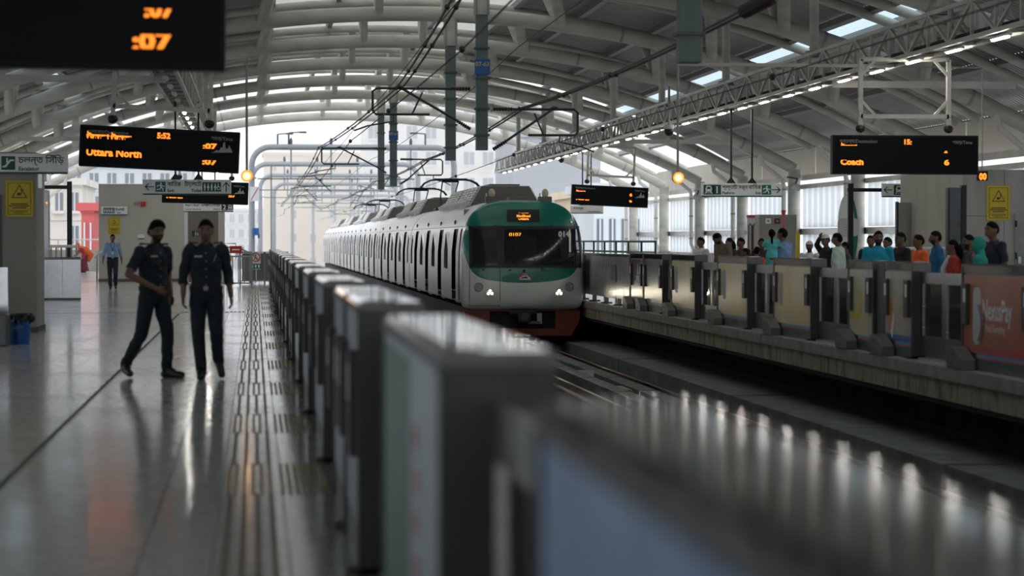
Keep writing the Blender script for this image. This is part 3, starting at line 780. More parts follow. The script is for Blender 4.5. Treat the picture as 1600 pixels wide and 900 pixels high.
ZL = [-.22, -.03, .3, .76, 1.2, 1.69, 1.8, 1.95, 2.08, 2.2, 2.3, 2.38, 2.44, 2.48, 2.50]
def car_shell(root, y0, y1, doors, wins, m='train_white'):
    """doors/wins: lists of (ya, yb); openings are cut out of the side"""
    zl = ZL; ycuts = sorted(set([y0, y1] + [q for d_ in doors + wins for q in d_]))
    mb = MB()
    prof = [(-tx(z), z) for z in zl] + [(0, 2.51)] + [(tx(z), z) for z in reversed(zl)]
    w = len(prof); vs = [(x, y, z) for y in ycuts for x, z in prof]; fs = []; mats = []
    for j in range(len(ycuts) - 1):
        ym = (ycuts[j] + ycuts[j + 1]) / 2
        ind = any(a < ym < b_ for a, b_ in doors); inw = any(a < ym < b_ for a, b_ in wins)
        for i in range(w - 1):
            zm = (prof[i][1] + prof[i + 1][1]) / 2
            if ind and -.03 < zm < 1.8: continue
            if inw and .76 < zm < 1.69: continue
            fs.append((j * w + i, (j + 1) * w + i, (j + 1) * w + i + 1, j * w + i + 1))
    mb.add(vs, fs); mb.build('body_shell', m, root, smooth=True)
    for sgn in (-1, 1):
        for a, b_ in doors:
            q = MB(); xi = sgn * (A_ - .11)
            q.box(min(xi, xi - sgn * .04), max(xi, xi - sgn * .04), a - .05, b_ + .05, -.1, 1.86)
            dd = q.build('side_door', 'door_dark', root)
            if b_ - a > 1:
                for c0, c1 in ((a + .1, (a + b_) / 2 - .08), ((a + b_) / 2 + .08, b_ - .1)):
                    MB().box(min(xi, xi + sgn * .012), max(xi, xi + sgn * .012), c0, c1, .78, 1.64).build('door_window', 'glass_dark', dd)
                MB().box(min(xi, xi + sgn * .015), max(xi, xi + sgn * .015), (a + b_) / 2 - .015, (a + b_) / 2 + .015, -.02, 1.8).build('door_seal', 'rubber', dd)
        for a, b_ in wins:
            xi = sgn * (A_ - .06)
            MB().box(min(xi, xi - sgn * .02), max(xi, xi - sgn * .02), a - .04, b_ + .04, .72, 1.73).build('side_window', 'glass_dark', root)
        fr = MB()
        for zz in (1.86, .0):
            xo = sgn * (tx(zz) + .004); fr.box(min(xo, xo - sgn * .02), max(xo, xo - sgn * .02), y0, y1, zz - .006, zz + .006)
        fr.build('seam_line', 'steel_grey', root)
        for a, b_ in doors[-4:]:
            xo = sgn * (tx(1.97) + .01)
            MB().ell((xo, (a + b_) / 2 + 1.0, 1.97), .03, .06, .07, 8, 6).build('door_lamp', 'black_metal', root)
def hvac(root, y0, y1):
    hv = MB(); base = 2.42; top = 2.95
    pr = [(-.95, base), (.95, base), (.64, top), (-.64, top)]
    hv.prism(pr, y1 - y0, ((1, 0, 0), (0, 0, 1), (0, 1, 0)), (0, y0, 0)); h = hv.build('hvac_unit', 'hvac_grey', root)
    MB().prism([(-.93, base), (.93, base), (.63, top - .01), (-.63, top - .01)], .012, ((1, 0, 0), (0, 0, 1), (0, -1, 0)), (0, y0, 0)).build('end_panel', 'hvac_front', h)
    MB().box(-.40, .40, y0 + .1, y1 - .1, top, top + .05).build('hvac_lid', 'hvac_front', h)
    sl = Vector((.31, 0, top - base)).normalized(); L_ = math.hypot(.31, top - base)
    for sgn in (-1, 1):
        g = MB(); nn = Vector((sgn * (top - base), 0, .31)).normalized(); d_ = Vector((-sgn * sl.x, 0, sl.z))
        o0 = Vector((sgn * .95, 0, base)) + nn * .004
        n_ = max(1, int((y1 - y0) / 1.05)); p = (y1 - y0) / n_
        lt = MB()
        for i in range(n_):
            ya, yb_ = y0 + i * p + .17, y0 + (i + 1) * p - .17
            for (t0, t1, mb_) in ((.10, .92, g),):
                c = [o0 + d_ * (L_ * t0) + Vector((0, ya, 0)), o0 + d_ * (L_ * t0) + Vector((0, yb_, 0)), o0 + d_ * (L_ * t1) + Vector((0, yb_, 0)), o0 + d_ * (L_ * t1) + Vector((0, ya, 0))]
                mb_.add(c, [(0, 1, 2, 3)])
            for q in range(6):
                t = .14 + q * .135; c_ = o0 + d_ * (L_ * t) + nn * .02
                lt.bar(c_ + Vector((0, ya, 0)), c_ + Vector((0, yb_, 0)), .058, .03, up=nn)
        g.build('grille_back', 'louvre_dark', h); lt.build('grille_slat', 'hvac_light', h)
        for i in range(n_):
            ym = y0 + (i + .5) * p
            MB().cyl((sgn * .93, ym, base + .02), (sgn * 1.0, ym, base + .14), .16, 10).build('fan_cowl', 'hvac_light', h)
def underframe(root, y0, y1):
    MB().box(-1.3, 1.3, y0, y1, -.78, -.20).build('underframe', 'train_under', root)
    for yc in (y0 + 2.6, y1 - 2.6):
        bg = MB().box(-1.05, 1.05, yc - 1.2, yc + 1.2, -1.0, -.75).build('bogie', 'train_under', root)
        for yy in (yc - 1.05, yc + 1.05):
            for xw in (-.72, .72): MB().cyl((xw - .07, yy, -.72), (xw + .07, yy, -.72), .43, 20).build('wheel', 'train_under', bg)
def pantograph(root, y):
    p = empty('pantograph', (0, y, 0)); p.parent = root
    MB().box(-.55, .55, -.6, .6, 2.52, 2.6).build('panto_base', 'panto', p)
    fm = MB()
    for x in (-.3, .3):
        fm.tube([(x, .5, 2.6), (x * .8, 1.3, 3.05)], .03, 6)
        fm.tube([(x * .8, 1.3, 3.05), (x * .9, .1, 3.50)], .025, 6)
    fm.tube([(-.27, .1, 3.5), (.27, .1, 3.5)], .03, 6); fm.build('panto_frame', 'panto', p)
    hd = MB()
    for yy in (-.18, .18):
        hd.tube([(-1.0, yy + .1, 3.30), (-.88, yy + .1, 3.44), (-.68, yy + .1, 3.535), (-.5, yy + .1, 3.56), (.5, yy + .1, 3.56), (.68, yy + .1, 3.535), (.88, yy + .1, 3.44), (1.0, yy + .1, 3.30)], .028, 6)
    hd.build('panto_head', 'panto', p); MB().box(-.55, .55, -.12, .32, 3.555, 3.60).build('carbon_strip', 'black_metal', p)

lead = empty('metro_car', (TXC, TY0, 0), label='leading metro car with green and white cab front numbered 014', cat='train car')
# --- nose
mb = MB(); NA = 128; RS = [0.02] + [.1 * i for i in range(1, 8)] + [.74, .78, .82, .86, .9, .93, .95, .97, .985, .995, 1.0]
vs = []
for s in RS:
    for i in range(NA):
        a = 2 * PI * i / NA; c_, s_ = math.cos(a), math.sin(a)
        b_, n_ = (BT, NT_) if s_ > 0 else (BB, NB_)
        rr = 1 / ((abs(c_) / A_) ** n_ + (abs(s_) / b_) ** n_) ** (1 / n_)
        x, z = s * rr * c_, ZM + s * rr * s_
        vs.append((x, ny(x, z, s), z))
yl = DN + .16 * ((2.51 - .4) / 2.1) ** 2 + .02
for i in range(NA):
    x, y, z = vs[(len(RS) - 1) * NA + i]; vs.append((x, yl, z))
fs = []
for j in range(len(RS)):
    for i in range(NA):
        q = (j * NA + i, j * NA + (i + 1) % NA, (j + 1) * NA + (i + 1) % NA, (j + 1) * NA + i)
        cx = sum(vs[k_][0] for k_ in q) / 4; cz = sum(vs[k_][2] for k_ in q) / 4
        if any(a - .02 < cx < b_ + .02 and c - .02 < cz < d_ + .02 for a, b_, c, d_ in WINS): continue
        fs.append(q)
mb.add(vs, fs); mb.build('cab_nose', 'train_livery', lead, smooth=True)
xs_ = sorted(set([SUR[0], SUR[1]] + [q for w_ in WINS for q in w_[:2]] + [SUR[0] + (SUR[1] - SUR[0]) * i / 24 for i in range(25)]))
zs_ = sorted(set([SUR[2], SUR[3], WINS[0][2], WINS[0][3]] + [SUR[2] + (SUR[3] - SUR[2]) * i / 10 for i in range(11)]))
patch(*SUR, 'train_black', 'windscreen_surround', lead, off=.014, skip=WINS, xs=xs_, zs=zs_)
for w_ in WINS: patch(*w_, 'glass_tint', 'windscreen', lead, off=.006, nx=12, nz=6)
patch(-1.345, -1.333, -.10, 1.9, 'train_black', 'door_outline', lead, off=.004, nx=1, nz=16)
patch(-.60, -.588, -.10, 1.9, 'train_black', 'door_outline', lead, off=.004, nx=1, nz=16)
patch(-1.345, -.588, -.11, -.10, 'train_black', 'door_outline', lead, off=.004, nx=8, nz=1)
dsp = patch(-.41, .40, 1.96, 2.27, 'train_black', 'destination_display', lead, off=.014, nx=6, nz=4)
yf = ny(0, 2.05) - .03
text(dsp, 'উত্তরা', (-.0, yf - .0, 2.165), .085, 'led_dim', 'CENTER', clip=[(.5, False)])
text(dsp, 'Motijheel', (0, yf, 2.08), .085, 'led_dim', 'CENTER', width=.34, clip=[(.25, True)], bold=.003)
text(dsp, 'Uttara', (0, yf, 2.01), .085, 'led_dim', 'CENTER', width=.26, clip=[(.75, False)], bold=.003)
text(lead, '014', (.86, ny(.80, 1.78) - .03, 1.60), .185, 'ink_white', bold=.008)
text(lead, '0107', (-.37, ny(.0, 1.60) - .03, 1.60), .15, 'led_dim', width=.30, clip=[(.2, True), (.85, False)], bold=.004)
for x in (-.84, .87):
    hl = MB().cyl((x, ny(x, .22) + .06, .22), (x, ny(x, .22) - .012, .22), .11, 16).build('headlight', 'lens', lead, smooth=True)
    for q in ((-.045, -.02), (.045, -.02), (0, .045)):
        y_ = ny(x, .22) - .013; MB().cyl((x + q[0], y_, .22 + q[1]), (x + q[0], y_ - .006, .22 + q[1]), .022, 12).build('headlight_bulb', 'headlight', hl)
for x in (-1.12, 1.13):
    mk = MB().cyl((x, ny(x, .36) + .05, .36), (x, ny(x, .36) - .012, .36), .10, 20).build('marker_light', 'lens', lead, smooth=True)
    ri = MB(); ri.tube([(x + .1 * math.cos(a), ny(x, .36) - .014, .36 + .1 * math.sin(a)) for a in [2 * PI * i / 20 for i in range(20)]], .012, 6, closed=True); ri.build('light_ring', 'steel_grey', mk)
    for q in range(6): MB().cyl((x + .05 * math.cos(q), ny(x, .36) - .013, .36 + .05 * math.sin(q)), (x + .05 * math.cos(q), ny(x, .36) - .02, .36 + .05 * math.sin(q)), .014, 6).build('light_dot', 'steel_grey', mk)
# emblem: white dome with a red arc and a dark train mark
def face_poly(poly, m, name, off):
    z0 = sum(p[1] for p in poly) / len(poly); mb = MB(); mb.add([(x, ny(x, z) - off, z) for x, z in poly], [tuple(range(len(poly)))]); return mb.build(name, m, lead)
face_poly(disc(.02, .53, .155, .175, 20, 0, PI), 'film_red', 'emblem', .016)
face_poly(disc(.02, .535, .135, .150, 20, 0, PI), 'ink_white', 'emblem', .018)
face_poly(disc(.02, .60, .115, .075, 20, 0, PI), 'film_red', 'emblem', .019)
face_poly(disc(.03, .58, .10, .065, 20, 0, PI), 'ink_white', 'emblem', .020)
face_poly([(-.10, .555), (-.05, .60), (.06, .62), (.10, .56), (.04, .575), (-.04, .575)], 'sign_ink', 'emblem', .022)
for (xa, za, xb, zb_) in ((-1.22, 1.35, -.95, .82), (-1.26, 1.20, -1.02, .80), (.15, .93, .60, .76), (.95, .93, 1.25, .80)):
    w = MB(); w.bar((xa, ny(xa, za) - .04, za), (xb, ny(xb, zb_) - .05, zb_), .018, .012); w.build('wiper', 'train_black', lead)
for x in (-1.0, -.35, .45, 1.05): MB().cyl((x, ny(x, .78) + .02, .78), (x, ny(x, .78) - .045, .78), .025, 8).build('wiper_pivot', 'train_black', lead)
for x in (-.72, .62):
    hb = MB(); hb.box(x - .16, x + .16, .72, 1.0, 2.44, 2.60); hb = hb.build('horn_bracket', 'hvac_front', lead)
    MB().ell((x, .80, 2.68), .085, .085, .12, 12, 8).build('horn', 'bldg_beige', hb)
    MB().cyl((x - .14, .75, 2.58), (x - .14, .75, 2.68), .02, 8).build('horn_bolt', 'hvac_grey', hb)
MB().box(-.28, .22, .8, 1.5, 2.50, 2.60).build('antenna_box', 'hvac_front', lead, bevel=.03)
# skirt, coupler
sk = MB(); outer = [(-1.44, -.24), (-1.42, -.50), (-1.22, -.86), (1.22, -.86), (1.42, -.50), (1.44, -.24), (.82, -.24), (.82, -.68), (-.82, -.68), (-.82, -.24)]
for quad in ([0, 1, 2, 8, 9], [2, 3, 7, 8], [3, 4, 5, 6, 7]):
    sk.prism([outer[i] for i in quad], .5, ((1, 0, 0), (0, 0, 1), (0, 1, 0)), (0, .32, 0))
sk.build('front_skirt', 'train_red', lead)
fl_ = MB(); fl_.box(-1.40, 1.40, .30, .6, -.25, -.215); fl_.build('skirt_trim', 'train_red', lead)
MB().box(-.83, .83, .45, 2.0, -.72, -.22).build('coupler_recess', 'train_under', lead)
cp = MB().box(-.17, .17, -.10, .5, -.52, -.30).build('coupler', 'black_metal', lead, bevel=.03)
MB().cyl((0, -.14, -.38), (0, -.08, -.38), .10, 12).build('coupler_face', 'psd_dark', cp); MB().box(.1, .40, -.05, .1, -.55, -.49).build('coupler_arm', 'psd_grey', cp)
MB().box(-.34, .34, .2, .5, -.31, -.24).build('anticlimber', 'black_metal', lead); MB().box(.36, .48, .3, .46, -.56, -.30).build('hose_box', 'hvac_grey', lead)
# cab interior
cab = MB(); cab.box(-1.25, 1.25, 2.6, 2.7, 0, 2.3); cab.build('cab_bulkhead', 'cab_wall', lead)
MB().box(-.2, 1.3, .62, 1.25, .4, 1.02).build('driver_desk', 'desk', lead, bevel=.08)
MB().box(.30, 1.30, .50, .66, .95, 1.10).build('desk_hood', 'desk', lead, bevel=.05)
MB().box(.05, .62, 2.55, 2.6, 1.20, 1.62).build('reflection_panel', 'parapet', lead); MB().box(1.0, 1.2, 2.55, 2.6, 1.25, 1.45).build('cab_notice', 'no_entry_red', lead)  # pale panel stands in for a bright reflection in the windscreen
MB().box(-1.3, 1.3, .6, 2.7, 0, .06).build('cab_floor', 'desk', lead)
D0 = [2.8, 7.5, 12.4, 17.3]; Dw = .62
car_shell(lead, yl - .02, 20.2, [(.95, 1.4)] + [(q - Dw, q + Dw) for q in D0], [(4.65, 5.95), (9.25, 10.55), (14.1, 15.4), (18.9, 19.6)])
hvac(lead, 4.4, 8.7); hvac(lead, 9.1, 13.4); underframe(lead, .9, 20.2)
mid = empty('metro_car', (TXC, TY0 + 20.35, 0), label='second metro car of white train, carrying two pantographs', cat='train car', group='following cars of the white train')
D1 = [2.9, 7.7, 12.5, 17.3]
car_shell(mid, 0, 20.2, [(q - Dw, q + Dw) for q in D1], [(4.65, 5.95), (9.45, 10.75), (14.25, 15.55), (.6, 1.3), (18.9, 19.6)])
hvac(mid, 3.6, 7.8); hvac(mid, 10.2, 14.4); underframe(mid, 0, 20.2)
MB().box(-.9, .9, -.2, .02, -.1, 2.2).build('gangway', 'rubber', mid)
mid2 = copy_tree(mid); mid2.location.y = TY0 + 20.35 * 2; mid2['label'] = 'third metro car of the white train'
mid4 = copy_tree(mid); mid4.location.y = TY0 + 20.35 * 4; mid4['label'] = 'fifth metro car of white train, next before the last'
pantograph(mid, 1.6); pantograph(mid, 15.6)
mid3 = copy_tree(mid); mid3.location.y = TY0 + 20.35 * 3; mid3['label'] = 'fourth metro car of white train, second with pantographs'
mid5 = copy_tree(mid4); mid5.location.y = TY0 + 20.35 * 5; mid5['label'] = 'last metro car at the far end of the white train'
for x in (-.84, .87):
    ld = bpy.data.lights.new('headlight_beam', 'SPOT'); ld.energy = 6; ld.color = (1, .88, .66); ld.spot_size = math.radians(50); ld.spot_blend = .8; ld.shadow_soft_size = .08
    lo = bpy.data.objects.new('headlight_beam', ld); COL.objects.link(lo); lo.parent = lead; lo.location = (x, -.14, .22); lo.rotation_euler = (PI / 2, 0, PI)
# ================================================================== SIGNS
def hang_frame(root, w, z0, z1, y=.0):
    """rectangular tube frame between a display and the girder, in the display's coordinates"""
    t = .075; f = MB()
    for x in (-w / 2, w / 2): MB().bar((x, y, z0 - .16), (x, y, z1), t, t).build('frame_post', 'arch_paint', root)
    for z in (z0 + .12, z1): MB().bar((-w / 2, y, z), (w / 2, y, z), t, t).build('frame_rail', 'arch_paint', root)
    for sx in (-1, 1):
        MB().bar((sx * w / 2, y, z0 + .42), (sx * (w / 2 - .28), y, z0 + .12), .05, .05).build('frame_brace', 'arch_paint', root)
        MB().bar((sx * w / 2, y, z1 - .30), (sx * (w / 2 - .28), y, z1), .05, .05).build('frame_brace', 'arch_paint', root)
        MB().ell((sx * w / 2, y, z0 - .10), .09, .07, .08, 10, 6).build('hanger_joint', 'black_metal', root)
def display(px, py, d, label, led, roll=0., dest=True, clock=None, W=2.68, H=.70, skyline=True, frame=True, grey='led_grey'):
    p = pt(px, py, d)
    root = empty('departure_display', p, label=label, cat='departure display'); root.rotation_euler.y = roll
    D = .20
    cs = MB().box(-W / 2, W / 2, 0, D, -H / 2, H / 2).build('display_case', 'led_case', root, bevel=.015)
    MB().box(-W / 2 + .04, W / 2 - .04, -.004, 0, -H / 2 + .04, H / 2 - .04).build('display_glass', 'led_face', root)
    if dest:
        text(root, 'গন্তব্য/Destination', (-W * .455, -.008, H * .30), .085, grey)
        text(root, 'সময়/Time', (W * .455, -.008, H * .28), .085, grey, 'RIGHT')
    if clock: text(root, clock[0], (W * -.02, -.008, H * .26), .13, 'led', clip=clock[1] if len(clock) > 1 else None, bold=.006)
    for (s, x, z, size, width, clip) in led: text(root, s, (x * W / 2.68, -.008, z * H / .70), size * H / .70, 'led', clip=clip, width=width, bold=.007)
    if skyline:
        poly = [(.86, -.02), (.92, .0), (.95, .03), (1.0, .02), (1.02, .08), (1.05, .07), (1.06, .16), (1.09, .17), (1.10, .07), (1.14, .06), (1.16, .12), (1.20, .05), (1.22, .0)]
        MB().prism([(x * W / 2.68, z) for x, z in poly], .002, FACE_CAM, (0, -.006, 0)).build('skyline_print', grey, root)
    if frame: hang_frame(root, 1.62, H / 2 + .22, 4.78 - p.z - .03, .1)
    return root
R27 = math.radians(2.6)
display(250, 233, 40, 'black departure display with clock 5:52 above the two guards', [
    ('উত্তরা উত্তর', -1.22, .08, .17, .75, [(.45, True)]), ('Uttara North', -1.22, -.16, .17, .92, [(.78, False)]),
    (':07', .72, .04, .13, .24, [(.15, True)]), (':07', .72, -.22, .13, .24, [(.75, False)])], R27, clock=('5:52', None))
display(48, 28, 16.6, 'large dark departure display at the start of platform, showing only :07', [
    (':07', .70, -.21, .17, .27, [(.12, True), (.85, False)]), (':07', .78, .02, .15, .19, [(.05, True), (.55, False)])], R27 * .2, dest=False, skyline=False, frame=True, W=2.72)
display(1415, 242, 42.5, 'black departure display showing Coach over the crowded platform', [
    ('Coach', -1.20, -.18, .15, .42, [(.78, False)]), ('4', .70, .0, .13, .07, [(.4, True), (.75, False)]), ('6', .70, -.18, .14, .10, [(.85, False)]), ('উত্তরা', -1.19, .07, .15, .30, [(.72, True)])], 0., clock=('15:', [(.1, True)]), skyline=False)
display(953, 306.5, 82, 'small distant departure display beside the train roof', [
    ('উত্তরা', -1.18, .05, .13, .32, [(.6, True)]), ('North', -1.18, -.18, .13, .45, [(.35, False)]), ('6', .68, .03, .14, .10, None), ('6', .68, -.18, .14, .10, [(.7, False)])], R27, skyline=True)
display(321, 301, 74, 'dark departure display half hidden behind the exit and toilet sign', [('North', -1.2, -.20, .12, .5, [(.4, False)]), (':07', .72, -.12, .13, .2, [(.6, False)])], R27 * .6)

def draw(root, kind, x, z, s, m='sign_ink', y=-.006, mi='ink_white'):
    def poly(p, mm, nm='pictogram', off=0.): MB().prism([(x + a * s, z + b * s) for a, b in p], .002, FACE_CAM, (0, y + .002 - off, 0)).build(nm, mm, root)
    if kind in ('left', 'right'):
        g = -1 if kind == 'left' else 1
        sh = [(g * -.5, -.045), (g * .38, -.045), (g * .38, .045), (g * -.5, .045)]
        poly(sh if g > 0 else sh[::-1], m, 'arrow')
        for q in (1, -1):
            p = [(g * .5, 0), (g * .12, q * .36), (g * .0, q * .36), (g * .36, 0)]
            poly(p, m, 'arrow')
    elif kind == 'up':
        poly([(-.045, -.5), (.045, -.5), (.045, .4), (-.045, .4)], m, 'arrow')
        for q in (1, -1): poly([(0, .5), (q * .34, .1), (q * .34, -.02), (0, .36)], m, 'arrow')
    elif kind == 'exit':
        poly([(-.5, -.5), (.5, -.5), (.5, .5), (-.5, .5)], 'sign_exit', 'pictogram_ground')
        o = .002
        poly(disc(.05, .33, .085, .085, 10), mi, off=o)
        for p in ([(-.06, .2), (.1, .22), (.14, -.02), (.0, -.06)], [(.0, -.04), (.13, -.02), (.3, -.2), (.28, -.42), (.2, -.42), (.2, -.24)], [(.0, -.06), (.08, -.08), (-.08, -.3), (-.36, -.3), (-.36, -.22), (-.14, -.22)], [(.1, .2), (.3, .08), (.42, .1), (.42, .02), (.26, 0), (.1, .1)], [(-.06, .2), (-.3, .16), (-.34, -.02), (-.27, -.04), (-.22, .09), (-.04, .1)]): poly(p, mi, off=o)
    elif kind == 'train':
        poly([(-.55, -.5), (.55, -.5), (.55, .5), (-.55, .5)], 'sign_green', 'pictogram_ground')
        o = .002
        poly([(-.3, -.2), (.3, -.2), (.34, .1), (.22, .40), (-.22, .40), (-.34, .1)], mi, off=o); poly([(-.22, .05), (.22, .05), (.16, .30), (-.16, .30)], 'sign_green', off=o * 2)
        for q in (-1, 1): poly(disc(q * .2, -.08, .05, .05, 8), 'sign_green', off=o * 2); poly([(q * .18, -.2), (q * .26, -.2), (q * .42, -.42), (q * .32, -.42)], mi, off=o)
        poly([(-.38, -.30), (.38, -.30), (.38, -.35), (-.38, -.35)], mi, off=o)
    elif kind == 'toilet':
        poly([(-1.0, -.5), (1.0, -.5), (1.0, .5), (-1.0, .5)], 'sign_green', 'pictogram_ground')
        for i, cx in enumerate((-.75, -.38, .0, .38)):
            poly(disc(cx, .3, .07, .07, 8), mi, off=.002)
            poly([(cx - .1, -.12), (cx + .1, -.12), (cx + .08, .2), (cx - .08, .2)] if i % 2 == 0 else [(cx - .16, -.12), (cx + .16, -.12), (cx + .05, .2), (cx - .05, .2)], mi, off=.002)
            poly([(cx - .06, -.4), (cx + .06, -.4), (cx + .06, -.12), (cx - .06, -.12)], mi, off=.002)
        poly(disc(.75, -.15, .2, .2, 12), mi, off=.002); poly(disc(.75, -.15, .13, .13, 12), 'sign_green', off=.004); poly(disc(.70, .3, .07, .07, 8), mi, off=.002); poly([(.64, -.1), (.76, -.1), (.76, .2), (.64, .2)], mi, off=.002)
    elif kind == 'escalator':
        poly([(-.5, -.5), (.5, -.5), (.5, .5), (-.5, .5)], 'sign_green', 'pictogram_ground')
        poly([(-.42, -.32), (-.18, -.32), (.2, .14), (.42, .14), (.42, .26), (.12, .26), (-.26, -.2), (-.42, -.2)], mi, off=.002)
        poly(disc(-.08, .30, .07, .07, 8), mi, off=.002); poly([(-.14, -.0), (-.02, .08), (-.02, .22), (-.14, .22)], mi, off=.002)
    elif kind.isdigit():
        poly([(-.42, -.5), (.42, -.5), (.42, .5), (-.42, .5)], 'sign_green' if kind == '1' else 'sign_ink', 'pictogram_ground')
        text(root, kind, (x, y - .003, z - .36 * s), s * 1.02, mi, 'CENTER', bold=.004)
def wayfinder(px, py, d, W, H, label, items, hangers=True, ztop=4.78):
    p = pt(px, py, d); root = empty('direction_sign', p, label=label, cat='direction sign')
    MB().box(-W / 2, W / 2, 0, .09, -H / 2, H / 2).build('sign_board', 'sign_white', root, bevel=.008)
    MB().box(-W / 2 + .005, W / 2 - .005, -.002, .092, -H / 2 - .02, -H / 2 + .012).build('sign_edge', 'sign_green', root)
    for it in items:
        if it[0] == 't': text(root, it[1], (it[2], -.004, it[3]), it[4], 'sign_ink', it[5] if len(it) > 5 else 'LEFT', bold=.002)
        else: draw(root, it[0], it[1], 0, it[2])
    if hangers:
        for sx in (-.13, .13):
            MB().bar((W * sx, .05, H / 2 + .1), (W * sx, .05, ztop - p.z), .045, .045).build('hanger_rod', 'black_metal', root)
            MB().prism([(W * sx - .12, H / 2), (W * sx + .12, H / 2), (W * sx + .02, H / 2 + .14), (W * sx - .02, H / 2 + .14)], .02, ((1, 0, 0), (0, 0, 1), (0, 1, 0)), (0, .04, 0)).build('hanger_bracket', 'black_metal', root)
    return root
wayfinder(292.5, 292, 56, 2.08, .34, 'white exit and toilet direction sign above the guards', [('left', -.88, .22), ('exit', -.62, .24), ('t', 'বাি' + 'হর', -.46, .02, .14), ('t', 'Exit', -.46, -.12, .10), ('t', 'টয়লেট', .34, .02, .14, 'RIGHT'), ('t', 'Toilet', .34, -.12, .10, 'RIGHT'), ('toilet', .58, .22), ('up', .92, .24)])
wayfinder(1159, 296.5, 59, 2.04, .32, 'white platform one and exit direction sign over the cream gates', [('train', -.84, .24), ('1', -.63, .24), ('t', 'প্ল্যাটফর্ম', -.50, .02, .13), ('t', 'Platform', -.50, -.11, .09), ('t', 'বাি' + 'হর', .48, .02, .14, 'RIGHT'), ('t', 'Exit', .48, -.11, .09, 'RIGHT'), ('exit', .62, .24), ('right', .87, .22)])
w2 = wayfinder(1441, 297, 59, 2.06, .32, 'white platform one direction sign towards Kamalapur on a black arm', [('left', -.88, .22), ('train', -.60, .24), ('1', -.38, .24), ('t', 'প্ল্যাটফর্ম', -.24, .02, .13), ('t', 'Platform', -.24, -.11, .09), ('t', 'কমলাপুর অিভমুখ', .36, .05, .09), ('t', 'Towards Kamalapur', .42, -.11, .065)], hangers=False)
MB().bar((-1.04, .05, 0), (-1.9, .05, 0), .07, .09).build('sign_arm', 'black_metal', w2)
MB().bar((-1.82, .05, -2.78), (-1.82, .05, .16), .13, .10).build('sign_post', 'black_metal', w2)
wayfinder(326, 323.5, 84, 1.75, .31, 'white platform two direction sign half hidden above the dark doorway', [('t', 'উত্তরা উত্তর অিভমুখ', -.82, .03, .09), ('t', 'Towards Uttara North', -.82, -.10, .06), ('t', 'প্ল্যাটফর্ম', .42, .03, .11, 'RIGHT'), ('t', 'Platform', .42, -.10, .07, 'RIGHT'), ('2', .56, .24), ('train', .76, .20)])
wayfinder(178.5, 329, 86.8, .95, .30, 'small white toilet sign on the beige block wall', [('toilet', -.18, .20), ('t', 'টয়লেট', .06, .0, .11), ('t', 'Toilet', .10, -.10, .06)], hangers=False)
wayfinder(917, 327, 86, 1.2, .28, 'small direction sign partly hidden below the distant display', [('t', 'কমলাপুর', -.5, .0, .10), ('t', 'Towards Kamalapur', .02, -.10, .06)], hangers=True)
es = wayfinder(53, 255, 38.2, 1.09, .31, 'white escalator sign above the beige pillar', [('escalator', -.40, .22), ('t', 'চলন্ত ি' + 'সঁি' + 'ড়', -.24, .0, .15), ('t', 'Escalator', -.24, -.12, .09)], hangers=False)
MB().bar((.1, .05, -.155), (.1, .05, -.4), .06, .04).build('sign_strut', 'stainless', es)

def caution(px, py, d, W, H, label, y=None):
    p = pt(px, py, d); p.y = p.y if y is None else y; root = empty('caution_sign', p, label=label, cat='caution sign')
    MB().box(-W / 2, W / 2, 0, .025, -H / 2, H / 2).build('sign_board', 'caution_yellow', root)
    fr = MB(); t = .008 * H / .6; i = .035 * H / .6
    for (x0, x1, z0, z1) in ((-W / 2 + i, W / 2 - i, H / 2 - i - t, H / 2 - i), (-W / 2 + i, W / 2 - i, -H / 2 + i, -H / 2 + i + t), (-W / 2 + i, -W / 2 + i + t, -H / 2 + i, H / 2 - i), (W / 2 - i - t, W / 2 - i, -H / 2 + i, H / 2 - i)): fr.box(x0, x1, -.002, 0, z0, z1)
    fr.build('border', 'caution_ink', root)
    def P(poly, m, off): MB().prism(poly, .0015, FACE_CAM, (0, -off, 0)).build('warning_mark', m, root)
    s = W * .58; cz = H * .18; t3 = [(-s / 2, cz - s * .36), (s / 2, cz - s * .36), (0, cz + s * .5)]
    c = (0, cz - s * .08); P(t3, 'caution_ink', .001); P([(c[0] + (x - c[0]) * .82, c[1] + (z - c[1]) * .82) for x, z in t3], 'caution_yellow', .003)
    P(disc(-.02 * W, cz - s * .12, s * .13, s * .09, 10), 'caution_ink', .005); P([(.02 * W, cz - s * .12), (.10 * W, cz - s * .10), (.10 * W, cz + s * .15), (.07 * W, cz + s * .15), (.07 * W, cz - .02 * s)], 'caution_ink', .005); P([(.02 * W, cz + s * .14), (.16 * W, cz + s * .14), (.16 * W, cz + s * .17), (.02 * W, cz + s * .17)], 'caution_ink', .005)
    ln = MB()
    for k, (wd, zz, th) in enumerate(((.62, -.16, .032), (.74, -.215, .032), (.52, -.27, .032), (.70, -.335, .016), (.62, -.37, .016), (.40, -.405, .016))):
        n = 9
        for q in range(n):
            x0 = -W * wd / 2 + W * wd * q / n
            ln.box(x0, x0 + W * wd / n * .82, -.003, 0, H * zz, H * (zz + th))
    ln.build('small_print', 'caution_ink', root, kind='stuff')
    return root

caution(1563.5, 317, 51.9, .52, .76, 'yellow caution notice with a triangle on marble service room', YROOM - .026)
caution(178.5, 353, 86.9, .44, .62, 'small yellow caution notice on the beige plastered block', YBLK - .026)

